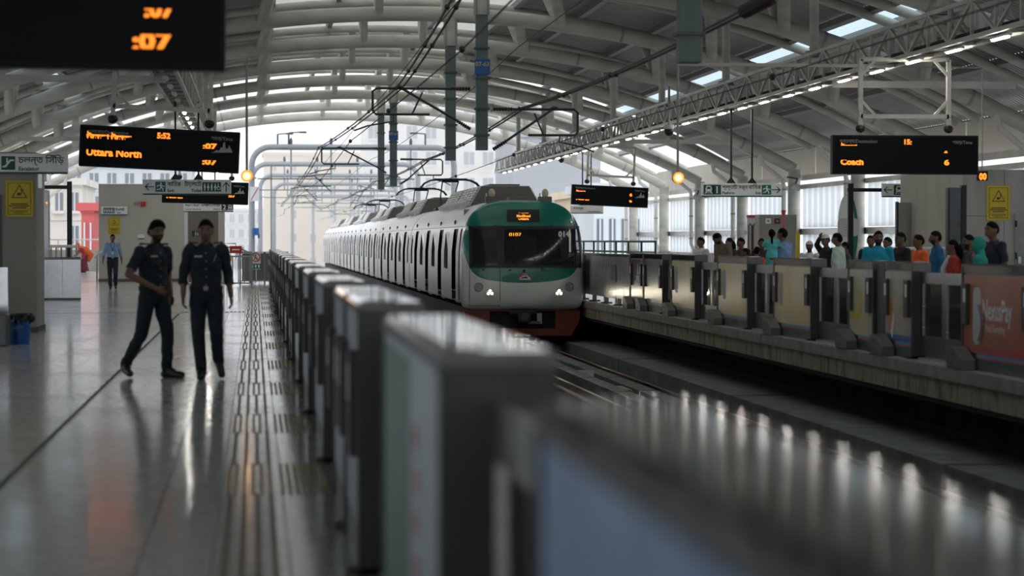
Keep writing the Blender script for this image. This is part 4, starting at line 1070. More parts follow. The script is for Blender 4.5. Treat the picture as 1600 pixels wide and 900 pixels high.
# ================================================================== PLATFORM FURNITURE
p = wx(57, 38.8); yb = wy(30, 38.8)
pl_ = empty('pillar_block', (p, yb, 0), label='beige plastered pillar block below the escalator sign', cat='pillar')
MB().box(-1.9, 0, 0, 1.4, 0, 2.95).build('pillar_body', 'wall_plaster', pl_, bevel=.01)
MB().box(-1.5, -.56, -.02, 0, 0, 2.25).build('panel_door', 'doorway', pl_)
MB().box(-1.92, .02, -.02, 1.42, 0, .08).build('skirting', 'doorway', pl_)
caution(30.5, 310.5, 38.75, .44, .59, 'yellow caution notice with a triangle on the beige pillar', yb - .026)
b_ = empty('litter_bin', (wx(30, 34.3), wy(30, 34.3), 0), label='blue litter bin with black bag folded over its rim', cat='bin')
MB().tube([(0, 0, 0), (0, 0, .34)], [.145, .165], 24).build('bin_body', 'bin_blue', b_, smooth=True)
bg = MB(); n = 24
def bagf(u_, v_):
    a = 2 * PI * u_; rr = .172 + .018 * math.sin(7 * a + 3 * v_) * v_ + .01 * math.sin(13 * a)
    z = .445 - .13 * v_ + .02 * math.sin(5 * a) * v_
    if v_ < .15: rr *= .80
    return (rr * math.cos(a), rr * math.sin(a), z)
bg.grid(bagf, 36, 6); bg.tube([(0, 0, .43), (0, 0, .44)], .14, 24); bg.build('bin_bag', 'bin_bag', b_, smooth=True)
MB().ell((.17, -.02, .38), .06, .05, .07, 10, 8).build('bag_knot', 'bin_bag', b_, smooth=True)
text(b_, 'port', (-.09, -.160, .22), .09, 'led_grey'); 
for q in range(2): text(b_, 'A', (-.05, -.156, .10), .06, 'led_grey')
bn = MB().box(-1.2, 0, 0, .5, 0, .46).build('steel_bench_box', 'psd_grey', None, bevel=.02); bn.location = (wx(10, 33.6), wy(10, 33.6), 0); tag(bn, 'low grey metal box standing left of the blue bin', 'box')
o = MB().box(-1.3, 0, 0, .08, 0, 1.10).build('balustrade_panel', 'mirror_steel'); o.location = (wx(12, 35.5), wy(12, 35.5), 0); tag(o, 'mirror steel balustrade panel behind the blue bin', 'balustrade')
for q in range(0): pass
o = empty('escalator_balustrade', (wx(126, 60), wy(126, 60), 0), label='shiny steel balustrade right of the beige pillar', cat='balustrade')
for q in range(4): MB().box(-.46 * (q + 1) + .01, -.46 * q, 0, .06, .04, 1.02).build('steel_panel', 'mirror_steel', o)
MB().tube([(-1.9, .03, 1.05), (.0, .03, 1.05)], .03, 8).build('hand_rail', 'stainless', o); MB().box(-1.9, 0, -.03, .09, 0, .05).build('base_channel', 'psd_grey', o)
o = empty('stair_railing', (wx(122, 76), wy(122, 76), 0), label='stair railing of dark upright bars with white top rail', cat='railing')
MB().tube([(-2.3, 0, 1.32), (0, 0, 1.32)], .045, 8).build('top_rail', 'white_paint', o); MB().tube([(-2.3, 0, .72), (0, 0, .72)], .035, 8).build('lower_rail', 'white_paint', o)
for q in range(14): MB().bar((-.05 - q * .16, 0, 0 if q % 6 == 0 else .72), (-.05 - q * .16, 0, 1.30), .05, .03).build('bar', 'steel_grey', o)
MB().box(-2.3, 0, .02, .05, 0, .70).build('infill_panel', 'stainless', o)
o = empty('display_totem', (wx(62, 66), wy(62, 66), 0), label='tall slim totem with black edge and mirror face behind the pillar', cat='totem')
MB().box(-.11, .09, -.05, .6, 0, 3.15).build('totem_case', 'black_metal', o); MB().box(.09, .24, .0, .5, .05, 2.9).build('mirror_face', 'mirror_steel', o)
MB().cyl((.2, -.02, 2.55), (.2, 0, 2.55), .03, 10).build('status_lamp', 'led', o); MB().box(-.13, .20, -.02, .55, 3.15, 3.5).build('totem_top', 'stainless', o)
o = empty('portal_frame', (wx(109, 78), wy(109, 78), 0), label='black steel portal frame over the stair opening', cat='frame')
for x in (0, -1.5): MB().box(x - .08, x + .08, -.06, .06, 0, 3.45).build('upright', 'black_metal', o)
MB().box(-1.5, 0, -.05, .05, 3.2, 3.32).build('crossbar', 'black_metal', o)
o = MB().box(-.12, .12, -.02, 0, -.09, .09).build('wall_plate', 'sign_white'); o.location = pt(220.5, 370, 86.9); o.location.y = YBLK; tag(o, 'tiny white plate with green edge on the beige block', 'plate')
MB().box(-.12, .12, -.025, -.02, -.09, -.05).build('plate_edge', 'sign_green', o)
o = MB().box(-.09, .09, -.05, 0, -.09, .09).build('fire_alarm', 'no_entry_red'); o.location = pt(224, 319, 86.9); o.location.y = YBLK; tag(o, 'small red fire alarm box high on the beige block', 'alarm')
o = MB().box(-.09, .09, -.04, 0, -.07, .07).build('alarm_sounder', 'wall_plaster'); o.location = pt(213, 318.5, 86.9); o.location.y = YBLK; tag(o, 'small beige sounder box beside the red fire alarm', 'alarm')
o = MB().box(-.5, .1, -.02, 0, -.11, .11).build('toilet_plate', 'sign_green'); o.location = (xr + .75, YBLK + .98, wz(365, 88)); tag(o, 'green toilet pictogram plate inside the dark doorway', 'plate')
draw(o, 'toilet', -.2, 0, .22, y=-.024)
o = empty('wall_hand_rail', (wx(152, 86), wy(152, 86), 0), label='white bent hand rail at the corner of the beige block', cat='rail')
MB().tube([(-.1, -.2, .86), (.0, -.2, 1.0), (.22, -.2, 1.12), (.26, 0, 1.12)], .035, 8).build('rail', 'white_paint', o); MB().cyl((.0, -.2, 0), (.0, -.2, 1.0), .03, 8).build('rail_post', 'stainless', o)
# fence at the end of the near platform
fn = empty('platform_end_gate', (wx(393, 78), wy(393, 78), 0), label='tubular steel swing gate across the platform end behind the guards', cat='gate')
for z in (.10, .98, 1.12): MB().tube([(-2.2, 0, z), (0, 0, z)], .025, 8).build('rail', 'stainless', fn)
for q in range(12): MB().cyl((-.05 - q * .19, 0, .10), (-.05 - q * .19, 0, .98), .018, 8).build('bar', 'steel_grey', fn)
MB().cyl((0, 0, -.0), (0, 0, 1.12), .035, 8).build('gate_post', 'steel_grey', fn); MB().tube([(-1.5, 0, 1.12), (-1.5, 0, 1.28), (-.45, 0, 1.28), (-.1, 0, 1.12)], .025, 8).build('top_bow', 'steel_grey', fn)
rp = MB().box(-.20, .20, -.02, 0, -.12, .12).build('red_plate', 'no_entry_red'); rp.location = pt(368.5, 390, 77.9); tag(rp, 'small red notice plate on a bent tube above the end gate', 'plate')
MB().tube([(-.38, .0, -.8), (-.38, .0, .2), (.0, .0, .2), (.0, 0, .1)], .018, 6).build('plate_stand', 'steel_grey', rp); MB().box(-.12, .12, -.024, -.02, -.02, .02).build('plate_print', 'ink_white', rp)
cf = empty('end_fence', (wx(378, 82), wy(378, 82), 0), label='grey corrugated fence closing the end of the near platform', cat='fence')
for s_ in range(3):
    prof = []; n = 10; p_ = .5 / n
    for i in range(n): prof += [(i * p_, 0), (i * p_ + p_ * .4, 0), (i * p_ + p_ * .5, .03), (i * p_ + p_ * .9, .03)]
    w = len(prof); mb = MB(); mb.add([(y + s_ * .5, h, z) for z in (.12, 1.05) for (y, h) in prof], [(i, i + 1, w + i + 1, w + i) for i in range(w - 1)]); mb.build('fence_panel', 'steel_grey', cf)
MB().box(-.1, 1.6, -.03, .06, 1.05, 1.12).build('top_rail', 'stainless', cf); MB().box(-.1, 1.6, -.02, .05, .08, .12).build('bottom_rail', 'stainless', cf)
for x in (-.06, .78, 1.56): MB().box(x - .03, x + .03, -.03, .05, 0, 1.1).build('post', 'steel_grey', cf)
ne = empty('no_entry_sign', pt(399.5, 402, 81.8), label='round red no-entry sign with green plate on the end fence', cat='sign')
MB().box(-.17, .17, -.01, 0, -.42, .20).build('sign_board', 'sign_white', ne)
MB().tube([(.145 * math.cos(a), -.02, .145 * math.sin(a)) for a in [2 * PI * i / 24 for i in range(24)]], .016, 6, closed=True).build('red_ring', 'no_entry_red', ne)
MB().bar((-.1, -.02, .1), (.1, -.02, -.1), .028, .01, up=(0, 1, 0)).build('red_slash', 'no_entry_red', ne)
for q in (-1, 1): MB().bar((0, -.016, .03), (q * .05, -.016, -.09), .022, .006, up=(0, 1, 0)).build('walking_mark', 'sign_ink', ne)
MB().cyl((0, -.018, .07), (0, -.012, .07), .025, 8).build('walking_mark', 'sign_ink', ne)
gp = MB().box(-.17, .17, -.018, -.01, -.40, -.22).build('green_plate', 'sign_exit', ne)
for q in (-.11, 0, .11): MB().box(q - .025, q + .025, -.022, -.018, -.36, -.26).build('plate_mark', 'ink_white', gp)
MB().bar((0, .01, -.9), (0, .01, .2), .03, .02).build('sign_stem', 'steel_grey', ne)
# far platform furniture
o = empty('display_totem', (wx(1494, 47), wy(1494, 47), 0), label='dark glass timetable totem beside the marble service room', cat='totem')
MB().box(-.16, .14, 0, .1, 0, 2.55).build('totem_glass', 'glass_dark', o); MB().box(.10, .20, -.03, .13, 0, 2.6).build('totem_edge', 'black_metal', o); MB().box(-.18, -.14, -.03, .13, 0, 2.55).build('totem_edge', 'black_metal', o)
tm = MB()
for q in range(9): tm.box(.02, .09, -.003, 0, 1.0 + q * .13, 1.08 + q * .13)
tm.build('timetable_print', 'ocs_grey', o)
o = empty('mirror_totem', (wx(1416, 56), wy(1416, 56), 0), label='mirror faced totem with dark edges behind the crowd', cat='totem')
MB().box(-.2, .14, 0, .1, 0, 2.40).build('mirror_face', 'mirror_steel', o); MB().box(.14, .26, -.03, .12, 0, 2.44).build('totem_edge', 'black_metal', o); MB().box(-.24, -.2, -.03, .12, 0, 2.42).build('totem_edge', 'black_metal', o)
o = empty('round_advert_stand', (wx(1326, 64), wy(1326, 64), 0), label='white and green oval advert stand behind the crowd', cat='advert stand')
MB().prism(disc(.0, 1.75, .26, 1.0, 28), .05, FACE_CAM, (0, .06, 0)).build('green_oval', 'sign_exit', o); MB().prism(disc(-.08, 2.0, .22, .72, 28), .05, FACE_CAM, (0, .005, 0)).build('white_oval', 'sign_white', o)
MB().prism(rrect(-.32, .26, 1.62, 2.10, .12), .06, FACE_CAM, (0, -.05, 0)).build('white_panel', 'camera_white', o); MB().box(-.2, .2, .0, .12, 0, .9).build('stand_base', 'white_paint', o)
for q in range(3): MB().box(-.15, .10, -.115, -.11, 1.78 + q * .07, 1.80 + q * .07).build('panel_print', 'led_grey', o)
o = empty('service_cabinet', (wx(1186, 70), wy(1186, 70), 0), label='grey steel service cabinet with two wall boxes behind the turquoise girl', cat='cabinet')
MB().box(0, 1.13, 0, .6, 0, 2.27).build('cabinet_body', 'wall_plaster', o, bevel=.01)
for x, m_ in ((.27, 'sign_white'), (.54, 'lamp_body')): q = MB().box(x - .08, x + .08, -.03, 0, 2.0, 2.16).build('wall_box', m_, o); MB().cyl((x, -.04, 2.08), (x, -.03, 2.08), .035, 10).build('box_knob', 'steel_grey', q)
hz = empty('fire_hose_bottle', (wx(1224, 69.5), wy(1224, 69.5), 0), label='red extinguisher nozzle rising above the grey cabinet', cat='extinguisher')
MB().tube([(0, 0, 0), (0, 0, 1.9), (0, 0, 2.0), (0, 0, 2.12)], [.045, .045, .035, .03], 10).build('bottle', 'film_red', hz); MB().ell((0, 0, 2.33), .06, .06, .07, 10, 6).build('valve', 'no_entry_red', hz); MB().tube([(0, 0, 2.1), (.03, 0, 2.2), (0, 0, 2.3)], .035, 8).build('neck', 'film_red', hz)
o = empty('arched_gate_post', (wx(1183, 72), wy(1183, 72), 0), label='pale gate panel with dark arched frames beside the cabinet', cat='panel')
MB().box(-.30, .0, 0, .1, 0, 2.2).build('panel', 'bldg_pale', o)
for x in (-.22, -.08): MB().tube([(x - .05, -.02, .3), (x - .05, -.02, 1.95), (x, -.02, 2.02), (x + .05, -.02, 1.95), (x + .05, -.02, .3)], .015, 6).build('arched_frame', 'lamp_body', o)
MB().box(-.31, .01, -.02, .12, 2.2, 2.28).build('panel_cap', 'film_red', o)
o = empty('white_railing', (wx(1342, 52), wy(1342, 52), 0), label='white barred railing behind the crowd', cat='railing')
for z in (.12, 1.33): MB().tube([(0, 0, z), (3.4, 0, z)], .03, 8).build('rail', 'white_paint', o)
for q in range(28): MB().cyl((.06 + q * .12, 0, .12), (.06 + q * .12, 0, 1.33), .014, 6).build('bar', 'white_paint', o)
for x in (0.02, 1.7, 3.38): MB().cyl((x, 0, 0), (x, 0, 1.36), .03, 8).build('post', 'white_paint', o)
o = MB().box(-.05, .05, 0, .05, 0, 1.72).build('yellow_post', 'caution_yellow'); o.location = (wx(1247, 66), wy(1247, 66), 0); tag(o, 'slim yellow post beside the grey cabinet', 'post'); MB().box(-.1, .1, -.05, .1, 0, .03).build('post_foot', 'steel_grey', o)
# amber platform lamps on rods
def amber(px, py, d, label):
    p = pt(px, py, d); root = empty('amber_lamp', p, label=label, cat='signal lamp')
    MB().cyl((0, .02, 0), (0, .14, 0), .10, 20).build('lamp_housing', 'lamp_body', root, smooth=True)
    MB().tube([(.085 * math.cos(a), .0, .085 * math.sin(a)) for a in [2 * PI * i / 20 for i in range(20)]], .022, 8, closed=True).build('lamp_ring', 'lamp_amber', root, smooth=True)
    MB().ell((0, .01, 0), .068, .03, .068, 14, 8).build('lamp_lens', 'lamp_core', root, smooth=True)
    MB().cyl((0, .08, .08), (0, .08, 4.74 - p.z), .022, 8).build('lamp_rod', 'steel_grey', root)
    gx = -1.75 if p.x < 4 else 11.75
    MB().bar((0, .08, 4.74 - p.z), (gx - p.x, .08, 4.74 - p.z), .05, .06).build('lamp_arm', 'arch_paint', root)
    ld = bpy.data.lights.new('lamp_glow', 'POINT'); ld.energy = .4; ld.color = (1, .5, .15); ld.shadow_soft_size = .07
    lo = bpy.data.objects.new('lamp_glow', ld); COL.objects.link(lo); lo.parent = root; lo.location = (0, -.12, 0)
    return root
amber(386, 275, 42, 'round amber signal lamp on a rod right of the clock display')
amber(1060, 278, 43.5, 'round amber signal lamp on a rod above the crowd across the tracks')
o = MB().box(-.1, .1, -.04, .04, -.09, .09).build('led_counter', 'led_case'); o.location = pt(1534, 275, 45); tag(o, 'small hanging LED counter at the end of the Coach display', 'display')
text(o, '00', (-.07, -.045, -.07), .17, 'led', width=.15, bold=.01); MB().bar((0, .0, .09), (0, 0, 4.78 - o.location.z), .02, .02).build('counter_rod', 'steel_grey', o); MB().bar((0, 0, 4.78 - o.location.z), (11.9 - o.location.x, 0, 4.78 - o.location.z), .03, .03).build('counter_arm', 'steel_grey', o)
# cctv and flood lights
def cctv(px, py, d, label, zt):
    p = pt(px, py, d); root = empty('dome_camera', p, label=label, cat='camera')
    MB().ell((0, 0, 0), .12, .12, .13, 12, 8).build('dome', 'black_metal', root, smooth=True); MB().cyl((0, 0, .05), (0, 0, .16), .13, 14).build('housing', 'camera_white', root); MB().cyl((0, 0, .16), (0, 0, max(.2, zt - p.z)), .03, 8).build('stem', 'steel_grey', root)
cctv(1045, 205, 60, 'dark dome camera hanging right of the lattice girder', 5.4); cctv(877, 250, 100, 'small dome camera hanging below the far end of the girder', 5.0)
for px, py, d, lb in ((1243, 292, 87.5, 'grey flood lamp fixed to the column beside the exit sign'), (1089, 309, 105, 'small flood lamp on the column behind the platform sign')):
    p = pt(px, py, d); root = empty('flood_lamp', p, label=lb, cat='lamp')
    MB().obox((0, 0, 0), .34, .2, .22, Matrix.Rotation(.35, 3, 'Y')).build('lamp_body', 'steel_grey', root, bevel=.02); yc_ = min(ARCH_Y, key=lambda q: abs(q - p.y)); MB().tube([(0, .05, .1), (.08, .05, .30), (19.74 - p.x, yc_ - p.y, .38)], .03, 6).build('lamp_bracket', 'black_metal', root)
    MB().obox((-.03, -.11, -.03), .26, .02, .14, Matrix.Rotation(.35, 3, 'Y')).build('lamp_glass', 'lens', root)

# ================================================================== OVERHEAD LINE
def drop_post(x, d, zb, label, plate=None):
    y = (d - x * SY) / CY; root = empty('drop_post', (x, y, 0), label=label, cat='post')
    zt = ZC0 + math.sqrt(RL ** 2 - (x - CXS) ** 2)
    w = .145
    MB().box(-w, w, -w, w, zb, zt - .1).build('post_shaft', 'drop_post', root, bevel=.01)
    for z in (zb + .35, zb + 1.0, zb + 1.75, zb + 2.5): MB().box(-w - .04, w + .04, -w - .04, w + .04, z, z + .045).build('clamp_band', 'ocs_grey', root)
    MB().cyl((0, 0, zt - .9), (0, 0, zt - .1), .20, 12).build('post_socket', 'arch_paint', root, smooth=True)
    if plate:
        q = MB().box(-.19, .19, -w - .03, -w - .01, plate[1] - .19, plate[1] + .19).build('number_plate', 'sign_blue', root)
        text(q, plate[0], (0, -w - .034, plate[1] + .02), .15, 'sign_gold', 'CENTER', width=.34, bold=.004)
    return root
def insul(mb, a, b, n=7, r=.06):
    a, b = Vector(a), Vector(b); d = (b - a) / n
    for i in range(n): mb.tube([a + d * i, a + d * (i + .5), a + d * (i + .95)], [.03, r, .03], 8)
def cantilever(d, x0, xw, zt, label, flip=1):
    """pipe arm from the post face at x0 out to the wire at xw"""
    y = (d - x0 * SY) / CY; root = empty('cantilever_arm', (x0, y, 0), label=label, cat='cantilever')
    L_ = xw - x0; s_ = 1 if L_ > 0 else -1
    m = MB(); m.tube([(s_ * .62, 0, zt), (L_ * .96, 0, zt), (L_ * 1.0, 0, zt - .08), (L_ * 1.0, 0, zt - .55), (L_ * .97, 0, zt - .64), (L_ * .45, 0, zt - .64)], .032, 8); m.build('top_tube', 'ocs_green', root, smooth=True)
    m = MB(); m.tube([(s_ * .45, 0, zt - .80), (L_ * .72, 0, zt)], .032, 8); m.build('stay_tube', 'ocs_green', root, smooth=True)
    m = MB(); m.tube([(L_ * .62, 0, zt - .64), (L_ * .52, 0, zt - .10)], .022, 6); m.build('brace_tube', 'ocs_green', root)
    m = MB(); insul(m, (s_ * .14, 0, zt), (s_ * .64, 0, zt)); m.build('insulator', 'insulator', root)
    m = MB(); insul(m, (s_ * .14, 0, zt - 1.0), (s_ * .48, 0, zt - .79)); m.build('insulator', 'insulator', root)
    m = MB(); m.tube([(L_ * .80, 0, zt - .64), (L_ * .80, 0, zt - .82), (L_ * .86, 0, zt - .84), (L_ * 1.05, 0, zt - .93), (L_ * 1.18, 0, zt - 1.05)], .02, 6); m.build('steady_arm', 'ocs_green', root)
    m = MB(); m.ell((L_ * .74, 0, zt + .03), .10, .06, .05, 8, 6); m.build('wire_clamp', 'ocs_green', root)
    return root
XP = 5.6
def dz_(y): return y * CY + XP * SY
drop_post(XP, dz_(58.5), 3.74, 'green-grey drop post with blue plate 07-63 hanging from roof', ('07-63', wz(106, 58.8)))
drop_post(XP, dz_(67.9), 3.80, 'green-grey drop post left of the 07-63 post')
drop_post(XP, dz_(30.3), 3.80, 'wide green-grey drop post ending high above the crowd')
drop_post(XP, dz_(105.5), 3.77, 'slim distant drop post, leftmost and farthest of the row')
drop_post(XP, dz_(96.1), 3.72, 'slim distant drop post with a small blue plate', ('07-61', wz(212, 96)))
cantilever(dz_(58.5), 5.46, 2.9, 5.26, 'dark pipe cantilever reaching left from the 07-63 post')
cantilever(dz_(58.5), 5.74, 8.0, 4.76, 'dark pipe cantilever reaching right from the 07-63 post')
cantilever(dz_(96.1), 5.46, 2.7, 5.24, 'dark pipe cantilever reaching left from the distant drop posts')
cantilever(dz_(96.1), 5.74, 7.6, 4.80, 'dark pipe cantilever reaching right from the distant drop posts')
SUP = [-8, 30.3, 58.5, 96.1, 131, 160, 188, 216, 244]
def catenary(pts, label, r, m='wire', sag=.35, beads=0, name='overhead_wire', twin=0.):
    mb = MB(); bd = MB()
    for tw in ((-twin, twin) if twin else (0,)):
        path_ = []
        for a, b_ in zip(pts[:-1], pts[1:]):
            a, b_ = Vector(a), Vector(b_)
            for i in range(12):
                t = i / 12; p = a.lerp(b_, t); p.z -= sag * 4 * t * (1 - t); p.x += tw; path_.append(p)
                if beads and i % beads == 0: bd.ell(p, .045, .09, .05, 6, 5)
        path_.append(Vector(pts[-1]) + Vector((tw, 0, 0))); mb.tube(path_, r, 5)
    o = mb.build(name, m); tag(o, label, 'wire')
    if beads: bd.build('wire_clamp', 'wire', o, kind='stuff')
    return o
catenary([((2.3, 2.95, 3.55, 2.65, 2.7, 2.6, 2.7, 2.6, 2.7)[i], y, 5.26 if y < 120 else 5.0) for i, y in enumerate(SUP)], 'thick twin messenger wire sagging over the empty track', .022, sag=.10, beads=3, twin=.07)
catenary([(2.5 + (.15 if i % 2 else -.15), y, 3.95) for i, y in enumerate(SUP)], 'thin contact wire below the twin messenger over the empty track', .012, sag=.02, beads=6)
catenary([(6.75 + (.15 if i % 2 else -.15), y, 4.78) for i, y in enumerate(SUP)], 'thick twin messenger wire above the train', .024, sag=.14, beads=3, twin=.06)
catenary([(6.55 + (.15 if i % 2 else -.15), y, 3.63) for i, y in enumerate(SUP)], 'thin contact wire touching the pantographs', .010, sag=.02, beads=6)
catenary([(4.2, -20, 6.8), (4.15, 55, 6.4), (4.0, 88, 6.1), (4, 122, 6.0), (4, 220, 6.0)], 'thin return wire high between the two tracks', .012, sag=.1)
catenary([(6.1, -20, 6.3), (6.1, 55, 6.0), (6.1, 88, 5.6), (6.0, 122, 5.7), (6.0, 220, 5.7)], 'second thin feeder wire beside the drop posts', .012, sag=.1)
ins = MB(); insul(ins, (6.72, 30.4, 4.68), (6.72, 32.2, 4.66), 12, .11); o = ins.build('line_insulator', 'insulator'); tag(o, 'long ribbed insulator in the messenger wire above the train', 'insulator')
# portals of the open line beyond the station
def gantry():
    root = empty('line_portal', label='pale steel portal with rounded corners over the open line', cat='portal', group='line portals beyond the station')
    xl_, xr_, zt = -.15, 11.0, 6.65; R_ = 1.0
    def leg(x, s_):
        return [(x, 0, -1.75), (x, 0, zt - R_)] + [(x + s_ * (R_ - R_ * math.cos(a)), 0, zt - R_ + R_ * math.sin(a)) for a in [PI / 2 * i / 6 for i in range(1, 7)]]
    MB().tube(leg(xl_, 1) + leg(xr_, -1)[::-1], .165, 12).build('portal_tube', 'gantry', root, smooth=True)
    for z in (0.2, 4.9): 
        for x in (xl_, xr_): MB().cyl((x, 0, z), (x, 0, z + .08), .26, 12).build('flange', 'gantry', root)
    for x in (1.6, 9.2): MB().cyl((x, 0, zt), (x, 0, zt - .05), .25, 12).build('flange', 'gantry', root)
    for x in (2.0, 4.2, 6.9, 8.6):
        MB().cyl((x, 0, zt - .15), (x, 0, 4.9), .05, 8).build('dropper_tube', 'gantry', root); m = MB(); m.ell((x, 0, zt + .3), .09, .09, .22, 8, 6); m.build('post_insulator', 'ocs_grey', root)
    for x, xw in ((4.2, 2.4), (6.9, 8.0)):
        m = MB(); m.tube([(x, 0, 5.2), (xw, 0, 5.0), (xw, 0, 4.5), (x, 0, 4.5)], .03, 6); m.tube([(x, 0, 4.2), ((x + xw) / 2, 0, 5.05)], .03, 6); m.build('cantilever', 'ocs_green', root)
    m = MB(); m.bar((xl_ + .3, 0, 4.9), (8.8, 0, 4.9), .05, .06); m.build('cross_wire_bar', 'ocs_grey', root)
    return root
g0 = gantry(); g0.location.y = 131
g0['label'] = 'nearest pale line portal with blue junction box on its leg'
for k, (y, dx) in enumerate(((160, 0), (188, .6), (216, 1.9), (244, 4.0), (272, 6.8), (300, 10.2), (330, 14.5))): c = copy_tree(g0); c['label'] = ORD[k + 1] + ' pale steel line portal beyond the station roof'; c.location = (dx, y, 0); c.rotation_euler.z = -math.radians(dx * 1.6)
bx_ = MB().box(-.16, .16, -.12, .12, -.2, .2).build('junction_box', 'sign_blue'); bx_.location = (wx(400, 130) + .0, 130.72, wz(362, 130)); tag(bx_, 'blue junction box fixed to the nearest line portal leg', 'box')
MB().box(.1, .2, -.05, .05, -.36, -.1).build('box_conduit', 'sign_green', bx_)
bx_ = MB().box(-.25, .25, -.02, .02, -.4, .4).build('mast_plate', 'bldg_pale'); bx_.location = (wx(398, 129.6), 130.80, wz(303, 130)); tag(bx_, 'pale plate fixed high on the nearest line portal leg', 'plate')
MB().bar((-.2, -.025, -.35), (.2, -.025, .35), .05, .01, up=(0, 1, 0)).build('plate_stripe', 'film_red', bx_)
def street_lamp(px, pt_y, d, s_, label, zb=-2.):
    p = pt(px, pt_y, d); p.y = 131 if zb > 0 else p.y; root = empty('street_lamp', (p.x, p.y, zb), label=label, cat='lamp post')
    MB().tube([(0, 0, -.02), (0, 0, p.z - zb)], .05, 8).build('pole', 'ocs_grey', root); MB().bar((0, 0, p.z - zb), (s_ * .75, 0, p.z - zb + .06), .06, .06).build('arm', 'ocs_grey', root); MB().obox((s_ * .65, 0, p.z - zb + .03), .40, .20, .09).build('lamp_head', 'ocs_grey', root)
street_lamp(434, 211, 131.2, 1, 'small lamp on the line portal beam beside a wider lamp', 6.82); street_lamp(451, 209, 131.4, 1.2, 'wider lamp on the line portal beam beside the small one', 6.82); street_lamp(664, 210, 131.6, -1, 'lamp on the line portal beam before the white apartment block', 6.82); street_lamp(424, 254, 170, 1, 'low street lamp before the beige building')
# ================================================================== PEOPLE
mat('skin', (.15, .075, .045), .5, var=.12, scale=12); mat('skin_b', (.20, .105, .065), .5, var=.12, scale=12)
mat('hair', (.006, .005, .005), .85, bump=.6, bscale=50, spec=.12); mat('beard', (.035, .022, .016), .9, spec=.1, bump=.5, bscale=60); mat('eye', (.01, .01, .01), .2); mat('lip', (.11, .04, .035), .5)
for n_, c_ in dict(navy_uniform=(.006, .013, .020), navy=(.008, .012, .026), black_cloth=(.008, .008, .010), lightblue=(.20, .33, .52), white_cloth=(.60, .63, .64), tan=(.17, .125, .09), dkbrown=(.05, .03, .025),
                   cyan=(.0, .26, .40), orange=(.75, .12, .015), blue=(.01, .10, .22), red=(.35, .03, .02), teal=(.01, .26, .22), turquoise=(.10, .48, .50), mint=(.46, .58, .50), shirtblue=(.16, .30, .50), sari_red=(.30, .02, .02), sari_orange=(.50, .09, .01), plum=(.10, .01, .02),
                   jeans=(.10, .17, .28), grey_cloth=(.06, .06, .065), pink=(.5, .16, .24), shoe=(.006, .006, .006), gold=(.5, .30, .04)).items():
    mat(n_, c_, .8 if n_ != 'shoe' else .3, var=.22, scale=9, bump=.25, bscale=16)

